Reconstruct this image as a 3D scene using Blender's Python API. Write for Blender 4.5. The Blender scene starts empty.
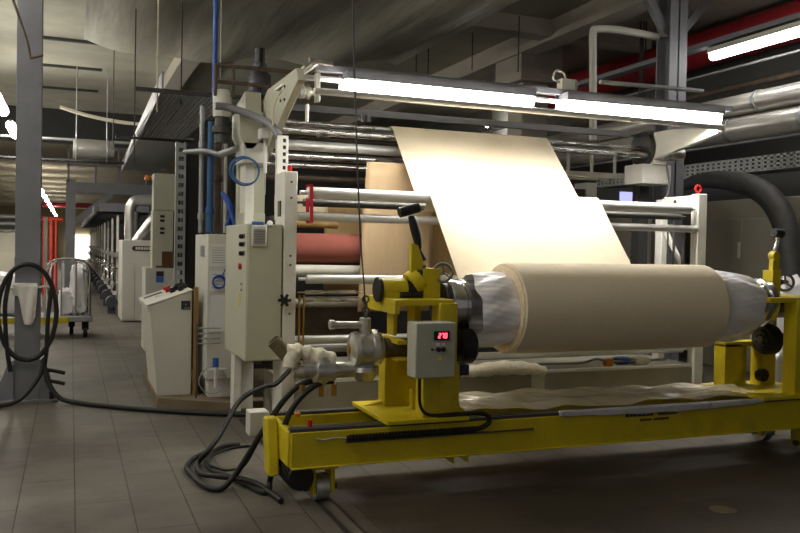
import bpy, bmesh, math, random
from mathutils import Vector, Matrix
random.seed(7)
sc = bpy.context.scene
COL = sc.collection
PI = math.pi
# ------------------------------------------------------------------ camera
F = 833.0; CX, CY = 400.0, 266.5
RX = Vector((0.92994393, 0.00948239, 0.36757906))      # world X in camera axes (right, down, forward)
RY = Vector((-0.36719568, -0.02846046, 0.9297082))
RZ = Vector((0.01927733, -0.99954994, -0.02298473))
EYE = Vector((0, 0, 1.5))
cam_d = bpy.data.cameras.new('camera'); cam = bpy.data.objects.new('camera', cam_d); COL.objects.link(cam)
cam_d.sensor_width = 36; cam_d.lens = F / 800 * 36; cam_d.clip_end = 300; cam_d.clip_start = 0.05
m = Matrix(((RX[0], -RX[1], -RX[2], 0), (RY[0], -RY[1], -RY[2], 0), (RZ[0], -RZ[1], -RZ[2], 1.5), (0, 0, 0, 1)))
cam.matrix_world = m
sc.camera = cam

def at(u, v, X=None, Y=None, Z=None):
    """the point of a vertical / horizontal plane seen along a direction from the eye"""
    c = Vector((u - CX, v - CY, F))
    d = Vector((RX.dot(c), RY.dot(c), RZ.dot(c)))
    if X is not None: t = X / d.x
    elif Y is not None: t = Y / d.y
    else: t = (Z - 1.5) / d.z
    return EYE + d * t

# ------------------------------------------------------------------ materials
def lin(c):
    return tuple((x / 12.92 if x <= 0.04045 else ((x + 0.055) / 1.055) ** 2.4) for x in c)
MATS = {}
def mat(name, rgb, rough=0.6, metal=0.0, var=0.12, scale=6.0, bump=0.0, stretch=(1, 1, 1), emit=0, ecol=None, dirt=0.0, aniso=None, spec=0.5, alpha=1.0, trans=0.0, bscale=None):
    if name in MATS: return MATS[name]
    M = bpy.data.materials.new(name); M.use_nodes = True
    nt = M.node_tree; N = nt.nodes; L = nt.links
    b = N['Principled BSDF']
    rgb = lin([x / 255 for x in rgb])
    b.inputs['Metallic'].default_value = metal
    b.inputs['Specular IOR Level'].default_value = spec
    b.inputs['Alpha'].default_value = alpha
    b.inputs['Transmission Weight'].default_value = trans
    tc = N.new('ShaderNodeTexCoord'); mp = N.new('ShaderNodeMapping')
    mp.inputs['Scale'].default_value = stretch
    L.new(tc.outputs['Object'], mp.inputs['Vector'])
    nz = N.new('ShaderNodeTexNoise'); nz.inputs['Scale'].default_value = scale; nz.inputs['Detail'].default_value = 5
    L.new(mp.outputs['Vector'], nz.inputs['Vector'])
    cr = N.new('ShaderNodeValToRGB')
    cr.color_ramp.elements[0].position = 0.3; cr.color_ramp.elements[1].position = 0.7
    cr.color_ramp.elements[0].color = tuple(x * (1 - var) for x in rgb) + (1,)
    cr.color_ramp.elements[1].color = tuple(min(1, x * (1 + var)) for x in rgb) + (1,)
    L.new(nz.outputs['Fac'], cr.inputs['Fac'])
    out = cr.outputs['Color']
    if dirt > 0:
        n2 = N.new('ShaderNodeTexNoise'); n2.inputs['Scale'].default_value = scale * 0.45; n2.inputs['Detail'].default_value = 9; n2.inputs['Roughness'].default_value = 0.7
        L.new(tc.outputs['Object'], n2.inputs['Vector'])
        c2 = N.new('ShaderNodeValToRGB'); c2.color_ramp.elements[0].position = 0.52; c2.color_ramp.elements[1].position = 0.75
        c2.color_ramp.elements[1].color = (dirt, dirt, dirt, 1); c2.color_ramp.elements[0].color = (0, 0, 0, 1)
        L.new(n2.outputs['Fac'], c2.inputs['Fac'])
        mx = N.new('ShaderNodeMixRGB'); mx.inputs['Color2'].default_value = (0.05, 0.042, 0.03, 1)
        L.new(c2.outputs['Color'], mx.inputs['Fac']); L.new(out, mx.inputs['Color1']); out = mx.outputs['Color']
    L.new(out, b.inputs['Base Color'])
    mr = N.new('ShaderNodeMapRange'); mr.inputs['To Min'].default_value = max(0.02, rough - 0.08); mr.inputs['To Max'].default_value = min(1, rough + 0.08)
    L.new(nz.outputs['Fac'], mr.inputs['Value']); L.new(mr.outputs['Result'], b.inputs['Roughness'])
    if bump > 0:
        bp = N.new('ShaderNodeBump'); bp.inputs['Strength'].default_value = bump; bp.inputs['Distance'].default_value = 0.02
        if bscale:
            n3 = N.new('ShaderNodeTexNoise'); n3.inputs['Scale'].default_value = bscale; n3.inputs['Detail'].default_value = 4; n3.inputs['Distortion'].default_value = 0.8
            L.new(mp.outputs['Vector'], n3.inputs['Vector']); L.new(n3.outputs['Fac'], bp.inputs['Height'])
        else: L.new(nz.outputs['Fac'], bp.inputs['Height'])
        L.new(bp.outputs['Normal'], b.inputs['Normal'])
    if emit:
        ec = ecol or (1, 1, 1)
        b.inputs['Emission Color'].default_value = ec + (1,); b.inputs['Emission Strength'].default_value = emit
    MATS[name] = M
    return M

yellow = mat('yellow_paint', (203, 182, 16), 0.45, var=0.10, scale=5, dirt=0.45)
fabric = mat('cream_fabric', (238, 223, 194), 0.85, var=0.03, scale=40)
fabric_edge = mat('fabric_edge', (228, 208, 176), 0.9, var=0.12, scale=60)
backcloth = mat('beige_cloth', (196, 170, 134), 0.9, var=0.05, scale=4, stretch=(6, 1, 1))
tancloth = mat('tan_cloth', (214, 184, 134), 0.9, var=0.06, scale=4, stretch=(6, 1, 1))
redcloth = mat('red_brown_cloth', (150, 84, 72), 0.9, var=0.06, scale=8)
framewhite = mat('off_white_paint', (224, 222, 212), 0.5, var=0.06, dirt=0.18)
cabgreen = mat('pale_green_grey_paint', (190, 190, 168), 0.45, var=0.05, scale=3, dirt=0.12)
cabgrey = mat('pale_grey_paint', (208, 206, 194), 0.5, var=0.05, scale=3, dirt=0.12)
cabbeige = mat('beige_grey_paint', (150, 144, 128), 0.6, var=0.06, scale=2, dirt=0.1)
boxgrey = mat('switch_box_grey', (176, 176, 160), 0.5, var=0.04)
basegrey = mat('machine_base_grey', (150, 144, 126), 0.6, var=0.1, scale=4, dirt=0.3)
steel = mat('brushed_steel', (205, 205, 205), 0.28, 1.0, var=0.08, scale=8, stretch=(1, 8, 8))
chrome = mat('chrome', (215, 215, 215), 0.18, 1.0, var=0.05)
alu = mat('anodised_roller', (222, 222, 220), 0.35, 0.45, var=0.05, scale=8, stretch=(1, 8, 8))
darksteel = mat('dark_steel', (84, 82, 80), 0.5, 0.7, var=0.2, dirt=0.2)
castsilver = mat('cast_silver', (196, 194, 188), 0.36, 0.8, var=0.2, scale=20, bump=0.2)
rust = mat('rusty_brown_steel', (98, 84, 72), 0.7, 0.3, var=0.3, scale=14)
greysteel = mat('grey_painted_steel', (128, 128, 134), 0.5, var=0.07, scale=4, dirt=0.25)
darkpaint = mat('dark_grey_paint', (62, 62, 62), 0.6, var=0.15)
black = mat('black_rubber', (24, 23, 22), 0.55, var=0.2, scale=20)
blackpl = mat('black_plastic', (20, 20, 20), 0.4, var=0.1)
plastic = mat('plastic_film', (242, 240, 242), 0.3, var=0.04, scale=5, bump=0.12, bscale=3, alpha=0.97)
filmclear = mat('clear_film', (224, 214, 188), 0.12, var=0.1, scale=6, bump=0.25, bscale=14, alpha=0.6, spec=0.8)
stripm = mat('silver_strip', (206, 206, 212), 0.3, 0.4, var=0.1, scale=9)
wheelm = mat('worn_handwheel', (120, 118, 112), 0.4, 0.6, var=0.15)
stubm = mat('lagged_pipe_cover', (128, 116, 88), 0.9, var=0.2, scale=20)
drainm = mat('drain_iron', (112, 104, 78), 0.7, 0.1, var=0.25, scale=30)
motorm = mat('motor_grey', (74, 72, 80), 0.5, 0.2, var=0.15)
darkblue = mat('dark_blue_label', (34, 44, 74), 0.6, var=0.1)
whitecloth = mat('white_cloth', (232, 228, 220), 0.85, var=0.05, bump=0.3, bscale=25)
lagging = mat('cream_lagging', (236, 228, 206), 0.9, var=0.12, scale=30, bump=0.6, bscale=40)
concrete = mat('ceiling_concrete', (168, 165, 148), 0.9, var=0.14, scale=1.2, bump=0.15, dirt=0.3)
concretelt = mat('beam_concrete', (176, 170, 156), 0.9, var=0.08, scale=2, dirt=0.15)
plinthm = mat('plinth_concrete', (122, 106, 84), 0.85, var=0.2, scale=5, bump=0.3, dirt=0.4)
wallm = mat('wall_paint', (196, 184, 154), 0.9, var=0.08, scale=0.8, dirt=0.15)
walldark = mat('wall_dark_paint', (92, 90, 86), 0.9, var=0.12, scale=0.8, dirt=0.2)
redduct = mat('red_duct_paint', (150, 24, 34), 0.5, var=0.12, scale=2, dirt=0.3)
redpipe = mat('red_pipe_paint', (196, 60, 40), 0.5, var=0.1)
redpl = mat('red_plastic', (190, 24, 22), 0.4, var=0.05)
redribbon = mat('red_ribbon', (190, 16, 44), 0.6, var=0.05)
orangepl = mat('orange_plastic', (206, 120, 20), 0.4, var=0.05)
bluepl = mat('blue_plastic', (40, 84, 170), 0.45, var=0.06)
bluehose = mat('blue_hose', (46, 92, 140), 0.5, var=0.1)
bluesign = mat('blue_label', (60, 110, 190), 0.6, var=0.05)
silverfoil = mat('silver_foil', (196, 196, 192), 0.35, 0.8, var=0.12, scale=3, bump=0.3, bscale=8)
pipeclad = mat('aluminium_cladding', (206, 202, 194), 0.32, 0.5, var=0.08, scale=3)
galv = mat('galvanised_steel', (170, 172, 172), 0.45, 0.6, var=0.12, scale=9)
brass = mat('brass', (190, 150, 70), 0.35, 0.9, var=0.1)
wood = mat('brown_strip', (140, 112, 60), 0.7, var=0.15, stretch=(1, 1, .2))
brownbox = mat('brown_wood_box', (96, 62, 32), 0.7, var=0.2)
paper = mat('white_paper', (222, 222, 220), 0.9, var=0.03)
darkprint = mat('dark_print', (50, 50, 54), 0.8, var=0.2, scale=60)
greyprint = mat('grey_print', (130, 130, 134), 0.8, var=0.15, scale=80)
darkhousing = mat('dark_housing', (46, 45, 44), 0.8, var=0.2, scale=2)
ductdark = mat('dark_duct', (74, 72, 70), 0.6, 0.2, var=0.2, scale=10, dirt=0.2)
yellowlabel = mat('yellow_label', (220, 196, 40), 0.6, var=0.05)
LAMP = 29.0
lampm = mat('lamp_diffuser_warm', (240, 240, 232), 0.4, var=0.0, emit=LAMP, ecol=(1.0, 0.965, 0.90))
lampfill = mat('lamp_tube_fill', (240, 240, 236), 0.4, var=0.0, emit=18.0, ecol=(1.0, 0.965, 0.90))
lampfar = mat('lamp_tube_hall', (240, 240, 236), 0.4, var=0.0, emit=24.0, ecol=(1.0, 0.96, 0.88))
lampright = mat('lamp_tube_cool', (240, 240, 240), 0.4, var=0.0, emit=7.0, ecol=(1.0, 0.98, 0.95))
windowm = mat('window_daylight', (120, 120, 190), 0.4, var=0.0, emit=0.45, ecol=(0.5, 0.52, 1.0))
daym = mat('doorway_daylight', (250, 240, 220), 0.4, var=0.0, emit=2.2, ecol=(1.0, 0.96, 0.86))
led = mat('red_led', (255, 40, 40), 0.4, var=0.0, emit=5.0, ecol=(1.0, 0.03, 0.05))

def sheet_mat(name, rgb, t, folds):
    M = bpy.data.materials.new(name); M.use_nodes = True
    nt = M.node_tree; N = nt.nodes; L = nt.links
    b = N['Principled BSDF']; out = N['Material Output']
    b.inputs['Roughness'].default_value = 0.5
    tc = N.new('ShaderNodeTexCoord'); mp = N.new('ShaderNodeMapping'); mp.inputs['Scale'].default_value = folds
    L.new(tc.outputs['Object'], mp.inputs['Vector'])
    nz = N.new('ShaderNodeTexNoise'); nz.inputs['Scale'].default_value = 1.0; nz.inputs['Detail'].default_value = 6
    L.new(mp.outputs['Vector'], nz.inputs['Vector'])
    cr = N.new('ShaderNodeValToRGB'); c = lin([x / 255 for x in rgb])
    cr.color_ramp.elements[0].position = .3; cr.color_ramp.elements[1].position = .75
    cr.color_ramp.elements[0].color = tuple(x * .72 for x in c) + (1,); cr.color_ramp.elements[1].color = tuple(x * 1.15 for x in c) + (1,)
    L.new(nz.outputs['Fac'], cr.inputs['Fac']); L.new(cr.outputs['Color'], b.inputs['Base Color'])
    bp = N.new('ShaderNodeBump'); bp.inputs['Strength'].default_value = .5; bp.inputs['Distance'].default_value = .06
    L.new(nz.outputs['Fac'], bp.inputs['Height']); L.new(bp.outputs['Normal'], b.inputs['Normal'])
    tl = N.new('ShaderNodeBsdfTransparent'); ms = N.new('ShaderNodeMixShader'); ms.inputs['Fac'].default_value = t
    L.new(b.outputs['BSDF'], ms.inputs[1]); L.new(tl.outputs['BSDF'], ms.inputs[2]); L.new(ms.outputs['Shader'], out.inputs['Surface'])
    return M
film = sheet_mat('ceiling_film', (206, 204, 188), 0.12, (4, .5, 1))

def floor_mat():
    M = bpy.data.materials.new('floor_tiles'); M.use_nodes = True
    nt = M.node_tree; N = nt.nodes; L = nt.links; b = N['Principled BSDF']
    tc = N.new('ShaderNodeTexCoord'); mp = N.new('ShaderNodeMapping')
    mp.inputs['Rotation'].default_value = (0, 0, PI / 2); mp.inputs['Location'].default_value = (0.1, -0.035, 0)
    L.new(tc.outputs['Object'], mp.inputs['Vector'])
    br = N.new('ShaderNodeTexBrick'); br.offset = 0.5; br.inputs['Scale'].default_value = 1.0
    br.inputs['Brick Width'].default_value = 1.1; br.inputs['Row Height'].default_value = 0.302
    br.inputs['Mortar Size'].default_value = 0.004; br.inputs['Mortar Smooth'].default_value = 0.3
    br.inputs['Color1'].default_value = lin((0.405, 0.382, 0.345)) + (1,); br.inputs['Color2'].default_value = lin((0.43, 0.405, 0.368)) + (1,)
    br.inputs['Mortar'].default_value = lin((0.19, 0.178, 0.158)) + (1,)
    L.new(mp.outputs['Vector'], br.inputs['Vector'])
    m2 = N.new('ShaderNodeMapping'); m2.inputs['Scale'].default_value = (2.2, 14, 1); L.new(tc.outputs['Object'], m2.inputs['Vector'])
    nz = N.new('ShaderNodeTexNoise'); nz.inputs['Scale'].default_value = 1.0; nz.inputs['Detail'].default_value = 6; L.new(m2.outputs['Vector'], nz.inputs['Vector'])
    r1 = N.new('ShaderNodeMapRange'); r1.inputs['To Min'].default_value = .80; r1.inputs['To Max'].default_value = 1.16; L.new(nz.outputs['Fac'], r1.inputs['Value'])
    n2 = N.new('ShaderNodeTexNoise'); n2.inputs['Scale'].default_value = 0.9; n2.inputs['Detail'].default_value = 8; n2.inputs['Roughness'].default_value = .65; L.new(tc.outputs['Object'], n2.inputs['Vector'])
    r2 = N.new('ShaderNodeMapRange'); r2.inputs['From Min'].default_value = .35; r2.inputs['From Max'].default_value = .65; r2.inputs['To Min'].default_value = .58; r2.inputs['To Max'].default_value = 1.25; L.new(n2.outputs['Fac'], r2.inputs['Value'])
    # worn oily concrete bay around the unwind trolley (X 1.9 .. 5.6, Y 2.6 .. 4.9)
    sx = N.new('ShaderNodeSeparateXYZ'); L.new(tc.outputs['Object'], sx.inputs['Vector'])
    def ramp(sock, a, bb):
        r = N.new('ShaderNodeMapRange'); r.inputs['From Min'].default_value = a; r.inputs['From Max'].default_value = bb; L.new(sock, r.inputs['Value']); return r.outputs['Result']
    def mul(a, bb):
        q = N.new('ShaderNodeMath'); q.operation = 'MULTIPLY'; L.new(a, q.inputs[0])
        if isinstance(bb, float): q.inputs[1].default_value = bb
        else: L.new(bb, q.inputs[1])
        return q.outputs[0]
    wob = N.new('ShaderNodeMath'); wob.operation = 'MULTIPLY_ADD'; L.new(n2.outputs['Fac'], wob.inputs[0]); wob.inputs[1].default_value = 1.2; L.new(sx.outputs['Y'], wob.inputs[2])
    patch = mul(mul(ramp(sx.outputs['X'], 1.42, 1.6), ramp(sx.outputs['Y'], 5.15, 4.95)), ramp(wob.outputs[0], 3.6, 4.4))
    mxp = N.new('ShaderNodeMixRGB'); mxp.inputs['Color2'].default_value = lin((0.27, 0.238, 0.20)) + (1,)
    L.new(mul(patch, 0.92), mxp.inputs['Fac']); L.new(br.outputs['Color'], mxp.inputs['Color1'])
    v1 = N.new('ShaderNodeMixRGB'); v1.blend_type = 'MULTIPLY'; v1.inputs['Fac'].default_value = 1
    L.new(mxp.outputs['Color'], v1.inputs['Color1'])
    mm = mul(r1.outputs['Result'], r2.outputs['Result']); L.new(mm, v1.inputs['Color2'])
    L.new(v1.outputs['Color'], b.inputs['Base Color'])
    r3 = N.new('ShaderNodeMapRange'); r3.inputs['To Min'].default_value = .42; r3.inputs['To Max'].default_value = .68; L.new(nz.outputs['Fac'], r3.inputs['Value']); L.new(r3.outputs['Result'], b.inputs['Roughness'])
    bp = N.new('ShaderNodeBump'); bp.inputs['Strength'].default_value = .25; bp.inputs['Distance'].default_value = .004
    L.new(br.outputs['Fac'], bp.inputs['Height']); bp.invert = True; L.new(bp.outputs['Normal'], b.inputs['Normal'])
    return M

# ------------------------------------------------------------------ mesh builder
def V(*a): return Vector(a[0]) if len(a) == 1 else Vector(a)
def frame_of(d):
    d = d.normalized(); up = Vector((0, 0, 1)) if abs(d.z) < .95 else Vector((1, 0, 0))
    a = d.cross(up).normalized(); return a, d.cross(a).normalized()
def smooth_path(pts, n=8, closed=False):
    pts = [Vector(p) for p in pts]
    if len(pts) < 3: return pts
    out = []; k = len(pts); last = k if closed else k - 1
    for i in range(last):
        if closed: p0, p1, p2, p3 = (pts[(i + j) % k] for j in (-1, 0, 1, 2))
        else: p0, p1, p2, p3 = pts[max(i - 1, 0)], pts[i], pts[i + 1], pts[min(i + 2, k - 1)]
        for s in range(n):
            t = s / n
            out.append(0.5 * ((2 * p1) + (p2 - p0) * t + (2 * p0 - 5 * p1 + 4 * p2 - p3) * t * t + (3 * p1 - p0 - 3 * p2 + p3) * t ** 3))
    if not closed: out.append(pts[-1])
    return out

class MB:
    def __init__(s): s.bm = bmesh.new()
    def face(s, vs, smooth=False):
        try:
            f = s.bm.faces.new(vs); f.smooth = smooth; return f
        except ValueError: return None
    def box(s, x0, x1, y0, y1, z0, z1):
        if x1 < x0: x0, x1 = x1, x0
        if y1 < y0: y0, y1 = y1, y0
        if z1 < z0: z0, z1 = z1, z0
        v = [s.bm.verts.new(p) for p in ((x0, y0, z0), (x1, y0, z0), (x1, y1, z0), (x0, y1, z0), (x0, y0, z1), (x1, y0, z1), (x1, y1, z1), (x0, y1, z1))]
        for q in ((3, 2, 1, 0), (4, 5, 6, 7), (0, 1, 5, 4), (1, 2, 6, 5), (2, 3, 7, 6), (3, 0, 4, 7)): s.face([v[i] for i in q])
        return s
    def beam(s, p0, p1, w, h, up=(0, 0, 1)):
        """rectangular bar from p0 to p1, w across, h along up"""
        p0, p1 = V(p0), V(p1); d = (p1 - p0).normalized(); up = Vector(up)
        a = d.cross(up).normalized(); u = a.cross(d).normalized()
        r = []
        for p in (p0, p1):
            r.append([s.bm.verts.new(p + a * (i * w / 2) + u * (j * h / 2)) for i, j in ((-1, -1), (1, -1), (1, 1), (-1, 1))])
        s.face(r[0][::-1]); s.face(r[1])
        for i in range(4): s.face([r[0][i], r[0][(i + 1) % 4], r[1][(i + 1) % 4], r[1][i]])
        return s
    def lathe(s, p0, axis, prof, seg=24, cap=True):
        """prof: list of (distance along axis, radius)"""
        p0, ax = V(p0), V(axis).normalized(); a, b = frame_of(ax); rings = []
        for t, r in prof:
            c = p0 + ax * t
            rings.append([s.bm.verts.new(c + (a * math.cos(2 * PI * i / seg) + b * math.sin(2 * PI * i / seg)) * max(r, 1e-4)) for i in range(seg)])
        for k in range(len(rings) - 1):
            flat = abs(prof[k + 1][0] - prof[k][0]) < 1e-6
            for i in range(seg):
                s.face([rings[k][i], rings[k][(i + 1) % seg], rings[k + 1][(i + 1) % seg], rings[k + 1][i]], not flat)
        if cap: s.face(rings[0][::-1]); s.face(rings[-1])
        return s
    def cyl(s, p0, p1, r, r1=None, seg=20):
        p0, p1 = V(p0), V(p1); L = (p1 - p0).length
        r1 = r if r1 is None else r1
        b = min(.12 * min(r, r1), .004)
        return s.lathe(p0, p1 - p0, [(0, r - b), (b, r), (L - b, r1), (L, r1 - b)], seg)
    def tube(s, pts, r, seg=10, n=8, closed=False, smooth=True):
        P = smooth_path(pts, n, closed) if smooth else [V(p) for p in pts]
        k = len(P); rings = []; a = None
        for i, p in enumerate(P):
            if closed: d = (P[(i + 1) % k] - P[i - 1]).normalized()
            else: d = (P[min(i + 1, k - 1)] - P[max(i - 1, 0)]).normalized()
            if a is None: a, b = frame_of(d)
            else:
                a = (a - d * a.dot(d)).normalized(); b = d.cross(a)
            rr = r(i / max(1, k - 1)) if callable(r) else r
            rings.append([s.bm.verts.new(p + (a * math.cos(2 * PI * j / seg) + b * math.sin(2 * PI * j / seg)) * rr) for j in range(seg)])
        for i in range(k if closed else k - 1):
            A, B = rings[i], rings[(i + 1) % k]
            for j in range(seg): s.face([A[j], A[(j + 1) % seg], B[(j + 1) % seg], B[j]], True)
        if not closed: s.face(rings[0][::-1]); s.face(rings[-1])
        return s
    def torus(s, c, nrm, R, r, seg=32, rs=8):
        a, b = frame_of(V(nrm)); c = V(c)
        return s.tube([c + (a * math.cos(2 * PI * i / seg) + b * math.sin(2 * PI * i / seg)) * R for i in range(seg)], r, rs, closed=True, smooth=False)
    def prism(s, poly, axis, a, b):
        """poly in the other two axes (in order x<y<z), extruded along axis from a to b"""
        def P(q, t):
            return {'x': (t, q[0], q[1]), 'y': (q[0], t, q[1]), 'z': (q[0], q[1], t)}[axis]
        A = [s.bm.verts.new(P(q, a)) for q in poly]; B = [s.bm.verts.new(P(q, b)) for q in poly]
        s.face(A[::-1]); s.face(B); k = len(poly)
        for i in range(k): s.face([A[i], A[(i + 1) % k], B[(i + 1) % k], B[i]])
        return s
    def grid(s, fn, nu, nv, smooth=True):
        g = [[s.bm.verts.new(fn(i / nu, j / nv)) for j in range(nv + 1)] for i in range(nu + 1)]
        for i in range(nu):
            for j in range(nv): s.face([g[i][j], g[i + 1][j], g[i + 1][j + 1], g[i][j + 1]], smooth)
        return s
    def build(s, name, material, parent=None, bevel=0.0, solid=0.0, loc=None):
        bmesh.ops.recalc_face_normals(s.bm, faces=s.bm.faces)
        top = parent; off = Vector((0, 0, 0))
        while top is not None: off += top.location; top = top.parent
        if loc is not None: off = Vector(loc)
        if off.length: bmesh.ops.translate(s.bm, verts=s.bm.verts, vec=-off)
        me = bpy.data.meshes.new(name); s.bm.to_mesh(me); s.bm.free(); me.set_sharp_from_angle(angle=0.65)
        me.materials.append(material)
        o = bpy.data.objects.new(name, me); COL.objects.link(o)
        if parent is not None: o.parent = parent
        if loc is not None: o.location = off
        if solid:
            md = o.modifiers.new('thick', 'SOLIDIFY'); md.thickness = solid; md.offset = 0
        if bevel:
            md = o.modifiers.new('bevel', 'BEVEL'); md.width = bevel; md.segments = 2; md.limit_method = 'ANGLE'; md.angle_limit = .7
        return o
def tag(o, label, cat, group=None):
    o['label'] = label; o['category'] = cat
    if group: o['group'] = group
    return o
def T(name, label, cat, loc, group=None):
    o = bpy.data.objects.new(name, None); COL.objects.link(o); o.location = loc; o.empty_display_size = .1
    return tag(o, label, cat, group)
def S(o):
    o['kind'] = 'structure'; return o
def dup(root, loc, label=None, rotz=0.0):
    r = root.copy(); COL.objects.link(r); r.location = loc; r.rotation_euler = (0, 0, rotz)
    if label: r['label'] = label
    for ch in list(root.children):
        c = ch.copy(); COL.objects.link(c); c.parent = r
        for g in list(ch.children):
            d = g.copy(); COL.objects.link(d); d.parent = c
    return r
def face_text_marks(mb, origin, du, dv, h, widths, gap, dn, jitter=0.15):
    """row of illegible letter-like strokes: origin + du along, dv up, thickness dn"""
    x = 0
    for w in widths:
        if w > 0:
            hh = h * (1 - jitter * random.random())
            o = V(origin) + V(du) * x
            c = [o, o + V(du) * w, o + V(du) * w + V(dv) * hh, o + V(dv) * hh]
            A = [mb.bm.verts.new(p) for p in c]; B = [mb.bm.verts.new(p + V(dn)) for p in c]
            mb.face(A); mb.face(B)
            for i in range(4): mb.face([A[i], A[(i + 1) % 4], B[(i + 1) % 4], B[i]])
        x += abs(w) + gap
    return mb
# ================================================================== SETTING
fl = S(MB().box(-9, 10, -3, 76, -0.2, 0).build('floor', floor_mat()))
S(MB().box(-9, 10, -3, 24.3, 5.0, 5.2).build('ceiling', concrete))
S(MB().box(-9, 10, 24.3, 76, 4.25, 4.45).build('ceiling_rear', wallm))
S(MB().box(-9, 10, 24.0, 24.3, 4.1, 5.0).build('trim_1', darkpaint))
S(MB().box(-9.2, -9, -3, 76, 0, 5.0).build('wall_left', wallm))
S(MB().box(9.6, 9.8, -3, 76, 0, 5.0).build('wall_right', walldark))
S(MB().box(-9, 10, 75.8, 76, 0, 5.0).build('wall_back', wallm))
S(MB().box(.1, 1.5, 75.6, 75.8, 0, 2.0).build('door_1', daym))
# beams under the ceiling
S(MB().box(1.78, 2.1, 9, 24, 4.72, 5.0).build('ceiling_beam', concretelt))
S(MB().box(6.75, 7.1, 4, 24, 4.7, 5.0).build('ceiling_beam', concretelt))
S(MB().box(2.1, 6.75, 11.0, 11.35, 4.75, 5.0).build('ceiling_beam', concretelt))
S(MB().box(7.1, 8.6, 11.0, 11.35, 4.75, 5.0).build('ceiling_beam', concretelt))
for y in (15.6, 18.0, 20.6):
    S(MB().box(-.7, .55, y, y + .07, 4.95, 4.999).build('ceiling_joint', darkpaint))
c = MB().box(6.95, 7.45, 12.2, 12.7, 0, 4.3)
c.prism([(6.8, 4.28), (7.6, 4.28), (7.6, 4.9), (6.8, 4.9)], 'y', 12.0, 12.9)
S(c.build('concrete_column', concretelt, bevel=.02))
# steel H column on the right
def hcol(name, x, y, w, d, z0, z1, mtl):
    b = MB(); b.box(x - w / 2, x + w / 2, y - d / 2, y - d / 2 + .02, z0, z1); b.box(x - w / 2, x + w / 2, y + d / 2 - .02, y + d / 2, z0, z1); b.box(x - .01, x + .01, y - d / 2, y + d / 2, z0, z1)
    return b
b = hcol('', 6.95, 8.5, .26, .26, 0, 5.0, None)
b.beam((7.03, 8.5, 4.2), (7.75, 8.5, 5.0), .08, .1); b.beam((6.87, 8.5, 4.2), (6.3, 8.5, 5.0), .08, .1)
S(b.build('steel_column', greysteel))
# left steel column with flared foot
b = MB().box(-.478, -.262, 8.42, 8.62, 0, 5.0)
for q in ([(-.478, .02), (-.478, .36), (-.53, .36), (-.66, .02)], [(-.262, .02), (-.262, .36), (-.22, .36), (-.12, .02)]):
    b.prism(q, 'y', 8.40, 8.43); b.prism(q, 'y', 8.60, 8.63)
b.box(-.68, -.10, 8.36, 8.68, 0, .025)
b.box(-.48, -.26, 8.40, 8.425, 1.27, 1.34)
S(b.build('steel_column', greysteel, bevel=.004))
for x, y in ((-.16, 8.38), (-.16, 8.64), (-.62, 8.38), (-.62, 8.64)):
    tag(MB().cyl((x, y, .0255), (x, y, .09), .018, seg=6).build('anchor_bolt', black), 'black anchor bolt standing on the foot plate of the left grey column', 'bolt', 'anchor bolts of the left column')
for z, lab in ((.30, 'upper'), (.20, 'lower')):
    tag(MB().tube([(-.21, 8.39, z), (-.12, 8.37, z - .015), (-.04, 8.36, z - .035)], .018).build('clamp_lever', black), lab + ' black clamp lever at the foot of the left grey column', 'lever')
# second column, gantry beam and brace further down the aisle
gy = 22.7
b = MB().box(-.13, .1, gy, gy + .25, 0, 3.05)
b.box(.1, 2.4, gy, gy + .25, 2.72, 3.0)
b.beam((.12, gy + .1, 2.0), (.95, gy + .1, 2.74), .12, .16)
for x in (-.1, .55, 1.1): b.box(x, x + .05, gy, gy + .05, 3.0, 3.9)
for z in (3.4, 3.85): b.box(-.1, 2.3, gy, gy + .04, z, z + .04)
S(b.build('steel_gantry', greysteel))
# ceiling film
X0, X1 = .15, 5.05
def filmf(u, v):
    x = X0 + (X1 - X0) * u; y = 6.6 + 7.0 * v + .5 * math.sin(u * 5) * v
    return (x, y, 4.56 + .05 * math.sin(u * 19 + v * 3) - .10 * math.sin(PI * v) * (0.6 + .4 * math.sin(u * 9)) - .08 * v * v * math.sin(u * PI * 2.0) ** 2)
f = MB().grid(filmf, 60, 30).build('ceiling_film', film)
tag(f, 'large sagging translucent plastic film stretched below the concrete ceiling', 'plastic sheet')

# ================================================================== UNWIND TROLLEY
tr = T('unwind_trolley', 'long yellow steel roll trolley with two bearing stands and a grey control box', 'trolley', (3.2, 4.87, 0))
b = MB().box(1.175, 5.6, 4.6, 4.72, .222, .432); b.box(1.175, 5.6, 4.585, 4.60, .222, .232); 
b.prism([(4.45, .19), (4.6, .222), (4.6, .19)], 'x', 1.9, 1.92) if False else None
fb = b.build('front_beam', yellow, tr, bevel=.006)
b = MB()
face_text_marks(b, (3.46, 4.598, .392), (1, 0, 0), (0, 0, 1), .026, [.03, .022, .03, .03, .03, .026, .022, -.03, .014, .014, .014, .014, .014, .014, .014, .014], .006, (0, -.002, 0))
face_text_marks(b, (3.58, 4.598, .360), (1, 0, 0), (0, 0, 1), .016, [.012] * 6 + [-.012] + [.012] * 8, .004, (0, -.002, 0))
b.build('lettering', darkprint, fb)
MB().box(1.175, 5.6, 5.08, 5.2, .222, .432).build('rear_beam', yellow, tr, bevel=.006)
MB().box(1.19, 5.6, 5.066, 5.082, .352, .368).build('cable_duct', boxgrey, tr)
b = MB().box(1.16, 1.2, 4.62, 5.19, .232, .436); b.build('end_plate', yellow, tr, bevel=.006)
MB().box(1.17, 5.6, 4.605, 4.66, .432, .450).build('rail', darkpaint, tr)
MB().box(1.17, 5.6, 5.09, 5.15, .432, .450).build('rail', darkpaint, tr)
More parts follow.
